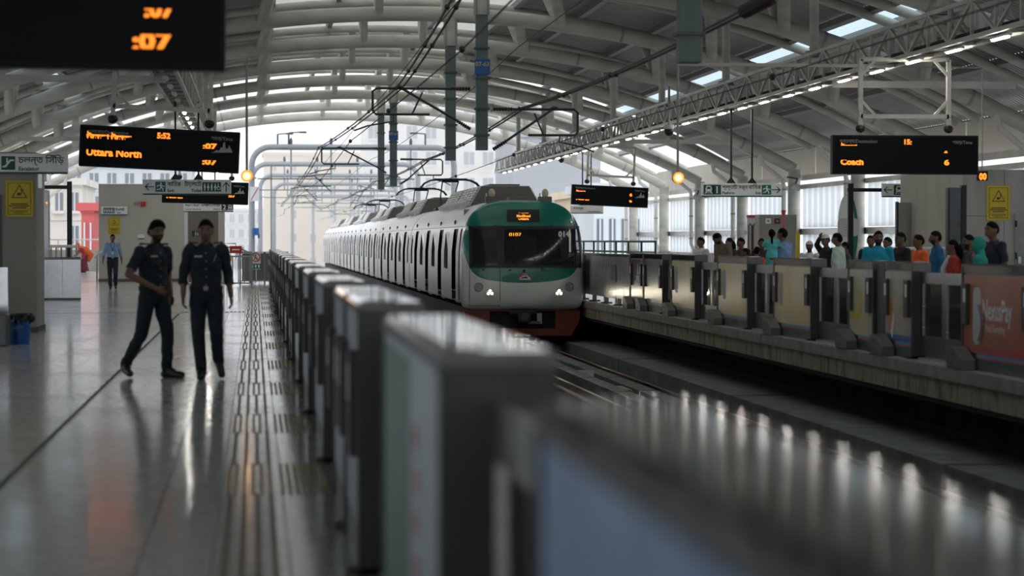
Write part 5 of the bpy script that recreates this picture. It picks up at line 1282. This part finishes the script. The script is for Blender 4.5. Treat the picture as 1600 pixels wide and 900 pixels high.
BASE = dict(pelvis=(0, 0, .93), chest=(0, .0, 1.25), neck=(0, -.01, 1.45), head=(0, .025, 1.605),
            sh=(.172, 0, 1.40), el=(.215, -.03, 1.13), wr=(.225, .03, .88), hip=(.085, 0, .90), kn=(.09, .02, .49), an=(.09, -.03, .085), toe=(.105, .16, .035))
def laplace(co, edges, it, fac=.5):
    n = len(co); deg = np.bincount(edges.ravel(), minlength=n).astype(float)[:, None]; deg[deg == 0] = 1
    for _ in range(it):
        acc = np.zeros_like(co); np.add.at(acc, edges[:, 0], co[edges[:, 1]]); np.add.at(acc, edges[:, 1], co[edges[:, 0]])
        co = co + fac * (acc / deg - co)
    return co
def person(label, loc, H=1.70, face=0., pose=None, shirt='navy', trousers='black_cloth', sleeve='short', untuck=True, skin='skin', hair=True, beard=False, cap=None, skirt=None, scarf=None,
           headyaw=0., headpitch=0., voxel=.0135, hair_off=.010, longhair=False, fat=1., belt=None, group=None, extras=None, hairfwd=0., braid=False, twist=0.):
    k = H / 1.72; a_ = math.radians(face); f = Vector((math.sin(a_), -math.cos(a_), 0)); r_ = Vector((math.cos(a_), math.sin(a_), 0)); up = Vector((0, 0, 1))
    P = pose or {}
    def W(t): return (r_ * t[0] + f * t[1] + up * t[2]) * k
    J = {}
    for n_ in ('pelvis', 'chest', 'neck', 'head'): J[n_] = W(P.get(n_, BASE[n_]))
    for n_ in ('sh', 'el', 'wr', 'hip', 'kn', 'an', 'toe'):
        for sd, sg_ in (('a', -1), ('b', 1)):
            t = P.get(n_ + '_' + sd) or (lambda q: (q[0] * sg_, q[1], q[2]))(P.get(n_, BASE[n_]))
            if n_ in ('sh', 'el', 'wr') and fat > 1: t = (t[0] * (1 + (fat - 1) * .5), t[1], t[2])
            J[n_ + sd] = W(t)
    mb = MB(); segs = []      # (p0,p1,r0,r1,label)
    def cap_(p0, p1, r0, r1, lab, n=10):
        d = p1 - p0; L_ = max(d.length, 1e-4); d = d / L_
        pth = [p0 - d * r0 * .9, p0 - d * r0 * .6, p0, p1, p1 + d * r1 * .6, p1 + d * r1 * .9]
        mb.tube(pth, [r0 * .4, r0 * .8, r0, r1, r1 * .8, r1 * .4], n); segs.append((p0, p1, r0, r1, lab))
    # torso loft
    sp = [J['pelvis'] - (J['chest'] - J['pelvis']) * .34, J['pelvis'], J['pelvis'].lerp(J['chest'], .5), J['chest'], J['chest'].lerp(J['neck'], .62), J['neck']]
    rad = [(.10, .085), (.165, .12), (.148, .108), (.168, .122), (.135, .095), (.065, .06)]
    ring = 18; vs = []
    for i, (c, (rx, ry)) in enumerate(zip(sp, rad)):
        t = (sp[min(i + 1, 5)] - sp[max(i - 1, 0)]).normalized(); u = (r_ - t * r_.dot(t)).normalized(); v = t.cross(u)
        for j in range(ring):
            an = 2 * PI * j / ring; vs.append(c + u * (rx * k * fat * math.cos(an)) + v * (ry * k * fat * math.sin(an)))
    fs = [(i * ring + j, i * ring + (j + 1) % ring, (i + 1) * ring + (j + 1) % ring, (i + 1) * ring + j) for i in range(5) for j in range(ring)]
    fs += [tuple(range(ring - 1, -1, -1)), tuple(5 * ring + j for j in range(ring))]; mb.add(vs, fs)
    for p0, p1, r0, r1 in ((sp[0], sp[1], .10, .14), (sp[1], sp[2], .14, .13), (sp[2], sp[3], .13, .145), (sp[3], sp[4], .145, .11)): segs.append((p0, p1, r0 * k * fat, r1 * k * fat, 'torso'))
    segs.append((sp[4], J['neck'], .10 * k, .058 * k, 'torso'))
    for s in 'ab':
        cap_(J['sh' + s] * 1.0 + (J['chest'] - J['sh' + s]) * .25, J['sh' + s], .062 * k, .058 * k, 'torso')
        cap_(J['sh' + s], J['el' + s], .056 * k * fat, .044 * k * fat, 'uarm'); cap_(J['el' + s], J['wr' + s], .043 * k * fat, .028 * k, 'farm')
        cap_(J['hip' + s], J['kn' + s], .090 * k * fat, .064 * k, 'leg'); cap_(J['kn' + s], J['an' + s], .063 * k, .050 * k, 'leg')
        an, to = J['an' + s], J['toe' + s]; d = (to - an); hd = Vector((d.x, d.y, 0)); hd = hd.normalized() if hd.length > .01 else f
        heel = an - hd * .035 * k + Vector((0, 0, -.045 * k)) if abs(to.z - an.z) < .12 * k else an - d.normalized() * .03
        cap_(heel, to, .040 * k, .036 * k, 'foot' + s, 8); cap_(an, an.lerp(to, .45), .046 * k, .040 * k, 'foot' + s, 8)
        # hand: palm, four unequal curled fingers, thumb
        d = (J['wr' + s] - J['el' + s]).normalized(); sp_ = P.get('spread_' + s); sp_ = W(sp_) if sp_ else f
        sp_ = (sp_ - d * sp_.dot(d)).normalized(); inn = d.cross(sp_)
        tow = J['pelvis'] - J['wr' + s]
        if inn.dot(tow) < 0: inn = -inn
        w0 = J['wr' + s]; Rm = Matrix((sp_, inn, d)).transposed()
        mb.ell(w0 + d * .05 * k, .040 * k, .019 * k, .055 * k, 10, 8, None, Rm); segs.append((w0, w0 + d * .09 * k, .035 * k, .04 * k, 'skin'))
        for q, (o_, L_) in enumerate(((.030, .066), (.010, .074), (-.010, .070), (-.030, .054))):
            p0 = w0 + d * .085 * k + sp_ * o_ * k; p1 = p0 + (d * .8 + inn * .35) * L_ * .55 * k; p2 = p1 + (d * .55 + inn * .8) * L_ * .5 * k
            cap_(p0, p1, .0095 * k, .009 * k, 'skin', 6); cap_(p1, p2, .009 * k, .0075 * k, 'skin', 6)
        p0 = w0 + d * .03 * k + sp_ * .032 * k; p1 = p0 + (d * .7 + sp_ * .6 + inn * .2) * .035 * k; p2 = p1 + (d * .9 + sp_ * .1 + inn * .3) * .03 * k
        cap_(p0, p1, .012 * k, .011 * k, 'skin', 6); cap_(p1, p2, .011 * k, .008 * k, 'skin', 6)
    # head
    hy = math.radians(face + headyaw); hp = math.radians(headpitch)
    hf = Vector((math.sin(hy), -math.cos(hy), 0)); hr_ = Vector((math.cos(hy), math.sin(hy), 0)); hu = up * math.cos(hp) + hf * math.sin(hp); hf = hf * math.cos(hp) - up * math.sin(hp)
    hc = J['head']; kk = k * (1.0 if H > 1.3 else 1.25)
    def HP(s, ff, u): return hc + (hr_ * s + hf * ff + hu * u) * kk
    n1, n2 = 18, 14; vs = []
    for j in range(1, n2):
        t = PI * j / n2
        for i in range(n1):
            a = 2 * PI * i / n1; s, ff, u = math.sin(t) * math.cos(a), math.sin(t) * math.sin(a), math.cos(t)
            low = max(0, -u); vs.append(HP(s * .076 * (1 - .32 * low ** 1.5), ff * (.096 if ff > 0 else .098) * (1 - .10 * low) + (.012 * low if ff > 0 else .03 * low), u * .118))
    vs += [HP(0, 0, .118), HP(0, .03, -.118)]; T = len(vs) - 2; fs = []
    for j in range(n2 - 2):
        for i in range(n1): fs.append((j * n1 + i, (j + 1) * n1 + i, (j + 1) * n1 + (i + 1) % n1, j * n1 + (i + 1) % n1))
    for i in range(n1): fs.append((T, i, (i + 1) % n1)); fs.append((T + 1, (n2 - 2) * n1 + (i + 1) % n1, (n2 - 2) * n1 + i))
    mb.add(vs, fs); segs.append((HP(0, 0, .02), HP(0, .01, -.03), .09 * kk, .08 * kk, 'head'))
    cap_(J['neck'] - up * .03 * k, HP(0, -.015, -.06), .056 * k, .052 * k, 'neck')
    cap_(HP(0, .088, .022), HP(0, .108, -.022), .009 * kk, .016 * kk, 'face', 8)                       # nose
    cap_(HP(-.022, .088, -.058), HP(.022, .088, -.058), .010 * kk, .010 * kk, 'face', 6)                 # lips
    cap_(HP(-.05, .075, .036), HP(.05, .075, .036), .014 * kk, .014 * kk, 'face', 6)                     # brow ridge
    for s in (-1, 1): cap_(HP(s * .078, -.008, .022), HP(s * .080, -.002, -.026), .014 * kk, .010 * kk, 'face', 6)   # ears
    me = bpy.data.meshes.new('body_raw'); me.from_pydata(mb.v, [], mb.f); me.update()
    ob = bpy.data.objects.new('body_raw', me); rm = ob.modifiers.new('r', 'REMESH'); rm.mode = 'VOXEL'; rm.voxel_size = voxel; rm.use_smooth_shade = True
    body = evaluate(ob); bpy.data.objects.remove(ob); bpy.data.meshes.remove(me)
    nv = len(body.vertices); co = np.empty(nv * 3); body.vertices.foreach_get('co', co); co = co.reshape(-1, 3)
    ed = np.empty(len(body.edges) * 2, dtype=np.int64); body.edges.foreach_get('vertices', ed); ed = ed.reshape(-1, 2)
    co = laplace(co, ed, 2, .45); body.vertices.foreach_set('co', co.ravel()); body.update()
    nf = len(body.polygons); fc = np.empty(nf * 3); body.polygons.foreach_get('center', fc); fc = fc.reshape(-1, 3)
    best = np.full(nf, 1e9); lab = np.zeros(nf, int); tt = np.zeros(nf)
    for si, (p0, p1, r0, r1, l_) in enumerate(segs):
        p0 = np.array(p0); d = np.array(p1) - p0; t = np.clip(((fc - p0) @ d) / max(d @ d, 1e-9), 0, 1)
        dist = np.linalg.norm(fc - (p0 + t[:, None] * d), axis=1) - (r0 + (r1 - r0) * t); w = dist < best
        best[w] = dist[w]; lab[w] = si; tt[w] = t[w]
    names = np.array([s[4] for s in segs]); L_ = names[lab]
    spine = np.array((J['chest'] - J['pelvis']).normalized()); hs = (fc - np.array(J['pelvis'])) @ spine / k
    hloc = (fc - np.array(hc)) / kk; hS = hloc @ np.array(hr_); hF = hloc @ np.array(hf); hU = hloc @ np.array(hu)
    beltz = -.03 if untuck else .065
    slv = {'short': ('uarm', .78), 'half': ('farm', .45), 'long': ('farm', .93), 'none': ('uarm', .1)}[sleeve]
    is_sh = ((L_ == 'torso') & (hs > beltz)) | ((L_ == 'uarm') & (tt < (slv[1] if slv[0] == 'uarm' else 2)))
    if slv[0] == 'farm': is_sh |= (L_ == 'farm') & (tt < slv[1])
    if untuck: is_sh |= (L_ == 'leg') & (hs > -.10)
    is_tr = ((L_ == 'leg') | (L_ == 'torso')) & ~is_sh
    hd_ = (L_ == 'head') | (L_ == 'face') | (L_ == 'neck')
    is_hair = hd_ & (hU > np.clip(-.004 + .86 * hF, -.085, 1)) & ~((np.abs(hS) > .066) & (hU < .03) & (hF > -.03)) & (hF < .085)
    is_beard = hd_ & (hU < -.03) & (hU > -.13) & (hF > .015) & ~((np.abs(hS) < .028) & (hU > -.068) & (hU < -.048))
    # object tree
    root = empty('person', loc, label=label, cat='person', group=group)
    body.materials.clear(); body.materials.append(MATS[skin]); bo = bpy.data.objects.new('body', body); COL.objects.link(bo); bo.parent = root
    lv = np.empty(len(body.loops), dtype=np.int64); body.loops.foreach_get('vertex_index', lv); ls = np.empty(nf, dtype=np.int64); body.polygons.foreach_get('loop_start', ls); lt = np.empty(nf, dtype=np.int64); body.polygons.foreach_get('loop_total', lt)
    nrm = np.empty(nv * 3); body.vertices.foreach_get('normal', nrm); nrm = nrm.reshape(-1, 3)
    vh = (co - np.array(hc)) / kk; vline = np.clip(-.004 + .86 * (vh @ np.array(hf)), -.085, 1); vtap = .2 + .8 * np.clip((vh @ np.array(hu) - vline) / .045, 0, 1)
    def shell(mask, off, m, name, wob=0., shift=None, taper=None):
        idx = np.nonzero(mask)[0]
        if len(idx) < 4: return
        faces = [tuple(lv[ls[i]:ls[i] + lt[i]]) for i in idx]
        used = sorted(set(v for fc_ in faces for v in fc_)); mp = {v: i for i, v in enumerate(used)}
        u = np.array(used); o = off + (wob * np.sin(co[u][:, 2] * 38 + co[u][:, 0] * 25) * np.sin(co[u][:, 1] * 30 + 1.3) if wob else 0)
        if taper is not None: o = o * taper[u]
        top = co[u] + nrm[u] * (o[:, None] if np.ndim(o) else o)
        if shift is not None: top = top + shift(co[u])
        cnt = {}
        for fc_ in faces:
            for i in range(len(fc_)):
                e = (fc_[i], fc_[(i + 1) % len(fc_)]); cnt[e] = 1
        bnd = [e for e in cnt if (e[1], e[0]) not in cnt]
        vs_ = [tuple(p) for p in top]; fs_ = [tuple(mp[v] for v in fc_) for fc_ in faces]; low = {}
        for a, b in bnd:
            for v in (a, b):
                if v not in low: low[v] = len(vs_); vs_.append(tuple(co[v] - nrm[v] * .004))
            fs_.append((mp[b], mp[a], low[a], low[b]))
        q = MB(); q.add(vs_, fs_); return q.build(name, m, root, smooth=True)
    shell(is_sh, .013 * k, shirt, 'shirt', .006); 
    if not skirt: shell(is_tr, .010 * k, trousers, 'trousers', .006)
    shell(L_ == 'foota', .006 * k, 'shoe', 'shoe'); shell(L_ == 'footb', .006 * k, 'shoe', 'shoe')
    if hair and not scarf:
        shell(is_hair, hair_off * kk, 'hair', 'hair', .004, shift=(lambda c: np.array(hf)[None] * (hairfwd * np.clip((c - np.array(hc)) @ np.array(hu) / .1, 0, 1))[:, None]) if hairfwd else None, taper=vtap)
    if beard: shell(is_beard, .004 * kk, 'beard', 'beard')
    if cap: shell(hd_ & (hU > .045), .018 * kk, cap, 'cap')
    if scarf:
        shell(hd_ & (hF < .055 + .3 * hU) & ~((hF > .05) & (np.abs(hS) < .05)) | ((L_ == 'torso') & (hs > .42)), .022 * k, scarf, 'head_scarf', .008)
    if longhair:
        q = MB(); q.tube([HP(0, -.07, .03), HP(0, -.10, -.06), HP(0, -.10, -.16), HP(0, -.09, -.24)], [.06 * kk, .075 * kk, .065 * kk, .03 * kk], 10); q.build('hair_length', 'hair', root, smooth=True)
    if braid:
        q = MB(); pts_ = [HP(.01, -.10, -.02 - .05 * i) for i in range(7)]; q.tube(pts_, [.034 * kk, .028 * kk, .032 * kk, .026 * kk, .028 * kk, .022 * kk, .01 * kk], 8); q.build('braid', 'hair', root, smooth=True)
    if skirt:
        q = MB(); top = J['pelvis'] + up * .06 * k; mid_ = (J['kna'] + J['knb']) / 2; bot = (J['ana'] + J['anb']) / 2; bot.z = skirt[1] * k; rs_ = skirt[2] * k
        def sk_(u_, v_):
            a = 2 * PI * u_; c = top.lerp(mid_, v_ * 2) if v_ < .5 else mid_.lerp(bot, v_ * 2 - 1); rr = .15 * k + (rs_ - .15 * k) * v_ ** .8
            rr *= 1 + .07 * v_ * math.sin(9 * a); return c + r_ * rr * math.cos(a) + f * rr * .85 * math.sin(a)
        q.grid(sk_, 36, 10); q.build('skirt', skirt[0], root, smooth=True)
    if belt:
        q = MB(); c = J['pelvis'] + (J['chest'] - J['pelvis']) * .19; t = (J['chest'] - J['pelvis']).normalized(); u = r_; v = t.cross(u)
        def bl(u_, v_): a = 2 * PI * u_; return c + t * (.044 * v_ - .022) + u * (.178 * k * math.cos(a)) + v * (.138 * k * math.sin(a))
        q.grid(bl, 28, 1); bb = q.build('belt', 'black_cloth', root, smooth=True); cb = c + f * .145 * k; MB().obox(cb, .05, .05, .045, None).build('buckle', 'steel_grey', bb)
    for s in (-1, 1):
        q = MB(); q.ell(HP(s * .031, .084, .014), .011 * kk, .011 * kk, .007 * kk, 8, 6); q.build('eye', 'eye', root)
        q = MB(); q.bar(HP(s * .014, .094, .034), HP(s * .046, .082, .036), .008 * kk, .005 * kk); q.build('eyebrow', 'hair', root)
    q = MB(); q.ell(HP(0, .096, -.058), .024 * kk, .010 * kk, .006 * kk, 10, 6); q.build('mouth', 'lip', root)
    if extras: extras(root, J, HP, r_, f, up, k)
    return root

def guard_kit(tag_side, badge=False):
    def ex(root, J, HP, r_, f, up, k):
        for s, sg_ in (('a', -1), ('b', 1)):
            c = J['sh' + s].lerp(J['neck'], .25) + up * .065
            R = Matrix((r_, f, up)).transposed()
            ep = MB().obox(c, .10, .05, .016, R); ep = ep.build('epaulette', 'navy', root); MB().obox(c + r_ * sg_ * .035 + up * .008, .022, .045, .012, R).build('rank_bar', 'red', ep); MB().obox(c + r_ * sg_ * .010 + up * .008, .014, .045, .012, R).build('rank_bar', 'gold', ep)
            cc = J['neck'] + r_ * sg_ * .045 + f * .055 + up * .005; MB().obox(cc, .055, .02, .05, R @ Matrix.Rotation(sg_ * .5, 3, 'Y')).build('collar', 'navy_uniform', root)
            pk = J['chest'] + r_ * sg_ * .08 + f * .136 + up * .02; MB().obox(pk, .09, .012, .10, R).build('chest_pocket', 'navy_uniform', root)
        nt = J['chest'] + r_ * -.08 + f * .146 + up * .085; R = Matrix((r_, f, up)).transposed(); MB().obox(nt, .085, .008, .02, R).build('name_tag', 'led_grey', root)
        if badge:
            p = J['shb'].lerp(J['elb'], .35) + r_ * .066 + f * .02; MB().ell(p, .015, .035, .042, 10, 8).build('sleeve_badge', 'gold', root)
            p = J['chest'] + r_ * .085 + f * .15; MB().bar(p + up * .03, p + up * .11 + r_ * .03, .012, .006).build('pen', 'led_grey', root)
        else:
            q = MB(); q.tube([J['sha'].lerp(J['neck'], .4) + f * .09 + up * .03, J['chest'] + r_ * -.10 + f * .155 + up * .02, J['chest'] + r_ * -.02 + f * .16 - up * .04], .006, 6); q.build('whistle_cord', 'black_cloth', root)
        q = MB()
        for i in range(5): q.ell(J['chest'] + f * .150 + up * (-.22 + .085 * i) + r_ * .002, .006, .006, .006, 6, 5)
        q.build('button', 'led_grey', root)
    return ex
# the two guards
d = 25.9
person('guard in dark uniform with one forearm across his belly, striding sideways', (wx(240, d), wy(240, d), 0), 1.70, 38, dict(
    pelvis=(0, 0, .93), chest=(.0, -.02, 1.26), neck=(.02, -.01, 1.455), head=(.03, .02, 1.61),
    el_a=(-.335, .0, 1.15), wr_a=(-.10, .19, .99), spread_a=(0, 0, 1), el_b=(.25, -.08, 1.13), wr_b=(.22, .02, .90),
    kn_a=(-.13, -.05, .49), an_a=(-.16, -.32, .135), toe_a=(-.20, -.17, .045), kn_b=(.10, .12, .50), an_b=(.11, .09, .085), toe_b=(.17, .28, .035)),
    'navy_uniform', 'navy_uniform', 'short', False, headyaw=-12, voxel=.0085, hair_off=.028, hairfwd=.022, beard=True, belt=True, extras=guard_kit('a'))
person('guard in dark long-sleeved uniform with sleeve badge, walking with hands at sides', (wx(322, 25.6), wy(322, 25.6), 0), 1.715, 0, dict(
    sh=(.178, 0, 1.405), el_a=(-.245, -.04, 1.14), wr_a=(-.245, .06, .90), el_b=(.235, -.05, 1.14), wr_b=(.265, .04, .90),
    kn_a=(-.085, .05, .49), an_a=(-.05, .03, .085), toe_a=(-.06, .22, .035), kn_b=(.11, .08, .50), an_b=(.13, -.13, .19), toe_b=(.165, -.05, .05), head=(0, .03, 1.61)),
    'navy_uniform', 'navy_uniform', 'half', False, headyaw=-4, headpitch=2, voxel=.0085, hair_off=.013, belt=True, extras=guard_kit('b', True))
def lanyard(root, J, HP, r_, f, up, k):
    q = MB(); c = J['chest'] + f * .16 - up * .06
    for s in (-1, 1): q.tube([J['neck'] + r_ * s * .06 + f * .05, J['chest'] + r_ * s * .045 + f * .15 + up * .08, c], .007, 6)
    q.build('lanyard', 'black_cloth', root); MB().obox(c - up * .05, .06, .01, .085).build('id_card', 'white_cloth', root)
person('man in light blue shirt with lanyard walking past the beige block', (wx(176, 73), wy(176, 73), 0), 1.69, 4, dict(an_a=(-.07, .10, .085), toe_a=(-.08, .28, .035), kn_b=(.09, .05, .49), an_b=(.09, -.15, .12), toe_b=(.10, .02, .04), el_a=(-.27, -.02, 1.14), wr_a=(-.30, .06, .90), el_b=(.25, -.05, 1.13), wr_b=(.28, -.02, .90)),
       'lightblue', 'navy', 'half', False, skin='skin', extras=lanyard, belt=True)
person('woman in red and orange sari bending beside the low parapet', (wx(131, 112), wy(131, 112), 0), 1.56, -75, dict(pelvis=(0, -.10, .90), chest=(0, .10, 1.17), neck=(0, .24, 1.32), head=(0, .32, 1.43), sh=(.16, .20, 1.28), el=(.19, .26, 1.03), wr=(.14, .42, .90)),
       'sari_red', 'plum', 'short', scarf='sari_orange', skirt=('plum', .06, .27), extras=lambda root, J, HP, r_, f, up, k: MB().tube([J['sha'], J['chest'] - f * .16, J['pelvis'] - f * .22, J['kna'] - f * .20 + up * .1], [.12, .17, .19, .13], 12).build('sari_drape', 'sari_orange', root, smooth=True))
# driver in the cab
person('driver with dark hair seated behind the windscreen of the train', (TXC + .70, TY0 + 1.65, -.02), 1.62, 0, dict(pelvis=(0, -.1, .50), chest=(0, -.08, .84), neck=(0, -.06, 1.05), head=(0, -.02, 1.42 * 1.0 - .20), sh=(.17, -.06, 1.0), el=(.22, .10, .76), wr=(.14, .33, .82), hip=(.09, -.08, .48), kn=(.12, .34, .50), an=(.12, .34, .10), toe=(.12, .52, .05)), 'navy', 'black_cloth', 'long')

# crowd across the tracks: column of the head, row of the head top, distance
def crowd(px, py, d, label, **kw):
    z = wz(py, d); off = kw.pop('dz', 0.); kw.setdefault('H', (z - off))
    return person(label, (wx(px, d), wy(px, d), off), **kw)
bow = dict(neck=(0, .05, 1.43), head=(0, .13, 1.54), chest=(0, .0, 1.25))
crowd(1096, 371, 50, 'man in white shirt standing by the first cream gate', face=-60, shirt='white_cloth', sleeve='long')
crowd(1129, 364, 47, 'bearded man in tan shirt bowing his head', H=1.72, face=-62, shirt='tan', pose=bow, headpitch=38, beard=True, sleeve='long', voxel=.012)
crowd(1141, 372, 49.5, 'dark-haired person standing just behind the bowing man', face=-70, shirt='dkbrown', longhair=True)
crowd(1158, 372, 50, 'short-haired man with dark shirt right of the bowing man', face=-30, shirt='dkbrown', headyaw=-40)
crowd(1166, 388, 48, 'child with dark hair standing below the short-haired man', face=-100, shirt='red')
crowd(1182, 386, 47, 'boy with dark hair in red and yellow top left of turquoise girl', face=150, shirt='sari_orange')
crowd(1189, 373, 51, 'man with dark face standing behind the boy', face=10, shirt='navy')
crowd(1224, 357, 44, 'man in blue shirt carrying the girl, seen from behind', face=-140, shirt='shirtblue', sleeve='long', pose=dict(el_b=(.26, .12, 1.12), wr_b=(.05, .30, 1.08), el_a=(-.26, .10, 1.12), wr_a=(-.05, .30, 1.05)), headyaw=10)
crowd(1206, 359, 43.65, 'little girl with a black braid in turquoise dress being carried', dz=.63, H=1.06, face=175, shirt='turquoise', skirt=('turquoise', .24, .24), braid=True, pose=dict(kn=(.10, .16, .62), an=(.12, .06, .30), toe=(.12, .14, .2), el=(.26, .10, 1.20), wr=(.22, .26, 1.25)))
crowd(1265, 377, 46, 'old man in white cap and kurta with grey-dark beard', face=-25, shirt='white_cloth', cap='white_cloth', beard=True, sleeve='long')
crowd(1291, 367, 45, 'man in dark shirt raising one hand to his white cap', face=-60, shirt='black_cloth', cap='white_cloth', sleeve='long', pose=dict(el_a=(-.17, .10, 1.52), wr_a=(-.06, .12, 1.68), spread_a=(0, 1, 0)))
crowd(1310, 364, 40.5, 'man in pale mint shirt seen from behind beside the raised arm', face=-120, shirt='mint', sleeve='long', trousers='jeans')
crowd(1322, 378, 47, 'man in grey shirt half hidden behind pale mint shirt', face=-100, shirt='grey_cloth')
crowd(1361, 368, 42, 'dark-haired man half hidden behind the cyan T-shirt', face=-20, shirt='navy')
crowd(1372, 361, 37.5, 'man in cyan T-shirt facing the track', face=-8, shirt='cyan', beard=True, fat=1.1, voxel=.012)
crowd(1388, 371, 41.5, 'person with dark hair behind the cyan T-shirt, to its right', face=-60, shirt='dkbrown')
crowd(1409, 363, 38, 'man in black shirt between cyan and orange shirts', face=-75, shirt='black_cloth', sleeve='long')
crowd(1437, 367, 35.5, 'man in bright orange shirt near the NexusPay gate', face=-80, shirt='orange', trousers='black_cloth', sleeve='short')
crowd(1464, 361, 37, 'man in blue shirt right of the orange shirt', face=-95, shirt='blue', sleeve='long', beard=True)
crowd(1491, 375, 34.5, 'girl with long hair in red and white clothes', face=-110, shirt='red', longhair=True, trousers='white_cloth', extras=lambda root, J, HP, r_, f, up, k: MB().tube([J['neck'] + f * .07 + r_ * -.05, J['chest'] + f * .15 + r_ * -.07, J['pelvis'] + f * .16 + r_ * -.08], [.04, .05, .06], 8).build('shawl', 'white_cloth', root, smooth=True))
crowd(1516, 367, 34.4, 'bearded man in grey clothes facing left beside teal headscarf', face=-85, shirt='grey_cloth', beard=True)
crowd(1531, 372, 31.6, 'woman with teal shawl and pink scarf beside the tall man', face=-120, shirt='teal', scarf='teal', sleeve='long', extras=lambda root, J, HP, r_, f, up, k: MB().tube([HP(-.08, .05, .05), HP(-.09, .02, -.06), J['neck'] + f * .09 - up * .02], [.03, .035, .04], 8).build('scarf_edge', 'pink', root, smooth=True))
crowd(1552, 347, 32, 'tall man in navy shirt standing rightmost beside the yellow notice', face=-70, shirt='navy', sleeve='short', voxel=.012)
# ================================================================== BEYOND THE STATION
for x, nm in ((-1.0, 'near'), (11.9, 'far')):
    o = empty('viaduct_parapet', (x, 126.5, 0), label='pale concrete viaduct parapet along the %s side of the open line' % nm, cat='parapet')
    me = MB().box(-.1, .1, 0, 3.95, -2, .55).mesh('parapet_panel'); me.materials.append(MATS['parapet'])
    for i in range(25): share('parapet_panel', me, o, (0, i * 4, 0))
    MB().tube([(0, 0, .95), (0, 100, .95)], .03, 6).build('rail', 'gantry', o)
    pm_ = MB().cyl((0, 0, .5), (0, 0, .95), .03, 6).mesh('rail_post'); pm_.materials.append(MATS['gantry'])
    for i in range(25): share('rail_post', pm_, o, (0, i * 4, 0))
def building(x0, x1, y, z1, m, label, rows, cols, depth=14, ww=.5, wh=.55, z0=-16, roof=True, slots=False, zfrom=-4, ac=False):
    root = empty('building', ((x0 + x1) / 2, y, 0), label=label, cat='building')
    W = x1 - x0; MB().box(-W / 2, W / 2, 0, depth, z0, z1).build('facade', m, root)
    if roof: MB().box(-W / 2 - .3, W / 2 + .3, -.3, depth + .3, z1, z1 + .5).build('roof_slab', m, root)
    if not rows: return root
    cw, ch = W / cols, (z1 - zfrom) / rows
    pane = MB().box(-cw * ww / 2, cw * ww / 2, -.05, .05, -ch * wh / 2, ch * wh / 2).mesh('window'); pane.materials.append(MATS['bldg_glass'])
    sill = MB().box(-cw * ww / 2 - .1, cw * ww / 2 + .1, -.35, 0, -.1, .1).mesh('window_sill'); sill.materials.append(MATS[m])
    mull = MB().box(-.05, .05, -.1, 0, -ch * wh / 2, ch * wh / 2).mesh('mullion'); mull.materials.append(MATS['parapet'])
    rr = random.Random(int(x0 * 10) + rows)
    for i in range(cols):
        for j in range(rows):
            if rr.random() < .12: continue
            c = (-W / 2 + cw * (i + .5), 0, zfrom + ch * (j + .5))
            w = share('window', pane, root, c); share('window_sill', sill, w, (0, 0, -ch * wh / 2 - .1)); share('mullion', mull, w, (0, 0, 0))
            if ac and rr.random() < .25:
                a = MB().box(-.45, .45, -.6, 0, -.35, .35).build('ac_box', 'bldg_pale', root); a.location = (c[0] + cw * .35, 0, c[2] - ch * .42)
    for j in range(1, rows + 1): MB().box(-W / 2 - .05, W / 2 + .05, -.12, 0, zfrom + ch * j - .15, zfrom + ch * j + .05).build('floor_band', m, root)
    return root
building(wx(412, 400), wx(566, 400), 400, wz(243, 400), 'bldg_beige', 'beige building left of the white apartment block behind the line', 5, 5, ww=.28, wh=.35)
building(wx(566, 385), wx(802, 385), 378, wz(150, 385), 'bldg_white', 'large weathered white apartment block behind the line', 7, 8, ww=.55, wh=.5, ac=True)
building(wx(800, 190), wx(938, 190), 188, wz(215, 190), 'bldg_grey', 'plain grey-lavender building wall right of the drop posts', 0, 0)
b3 = building(wx(925, 135), wx(1003, 135), 133, wz(300, 135), 'bldg_pale', 'white building with tall narrow openings behind the train cab', 1, 4, ww=.5, wh=.55, zfrom=-2.6, depth=10)
building(wx(908, 150), wx(926, 150), 148, wz(308, 150), 'bldg_beige', 'narrow beige building strip beside train cab', 6, 1, ww=.6, wh=.5)
building(wx(110, 200), wx(300, 200), 200, wz(262, 200), 'bldg_pale', 'pale building with window rows behind the beige block', 6, 7, ww=.5, wh=.45)
building(wx(131, 150), wx(150, 150), 150, wz(330, 150), 'bldg_red', 'red and white painted building end seen past the parapet', 2, 2, ww=.3, wh=.6)
building(wx(60, 170), wx(131, 170), 171, wz(290, 170), 'bldg_white', 'white building at the far left beyond the stair railing', 4, 3)
building(wx(300, 430), wx(412, 430), 430, wz(330, 430), 'bldg_pale', 'low hazy building beyond the line portals', 4, 8)
gd = MB().box(-300, 300, 126.2, 900, -17, -16).build('ground_beyond', 'concrete'); tag(gd, 'ground far below the viaduct beyond the station', kind='structure')
# haze over the open line
hm = bpy.data.materials.new('haze'); hm.use_nodes = True; nt = hm.node_tree; nt.nodes.remove(nt.nodes['Principled BSDF'])
vs_ = nt.nodes.new('ShaderNodeVolumeScatter'); vs_.inputs['Color'].default_value = (.985, .992, 1, 1); vs_.inputs['Density'].default_value = .0027; vs_.inputs['Anisotropy'].default_value = .2
nt.links.new(vs_.outputs[0], nt.nodes['Material Output'].inputs['Volume']); MATS['haze'] = hm
hz_ = MB().box(-160, 220, 145, 620, -15.9, 90).build('haze', 'haze'); tag(hz_, 'pale haze lying over the open line beyond the station', 'haze', kind='stuff')
bpy.data.scenes.remove(TMP)
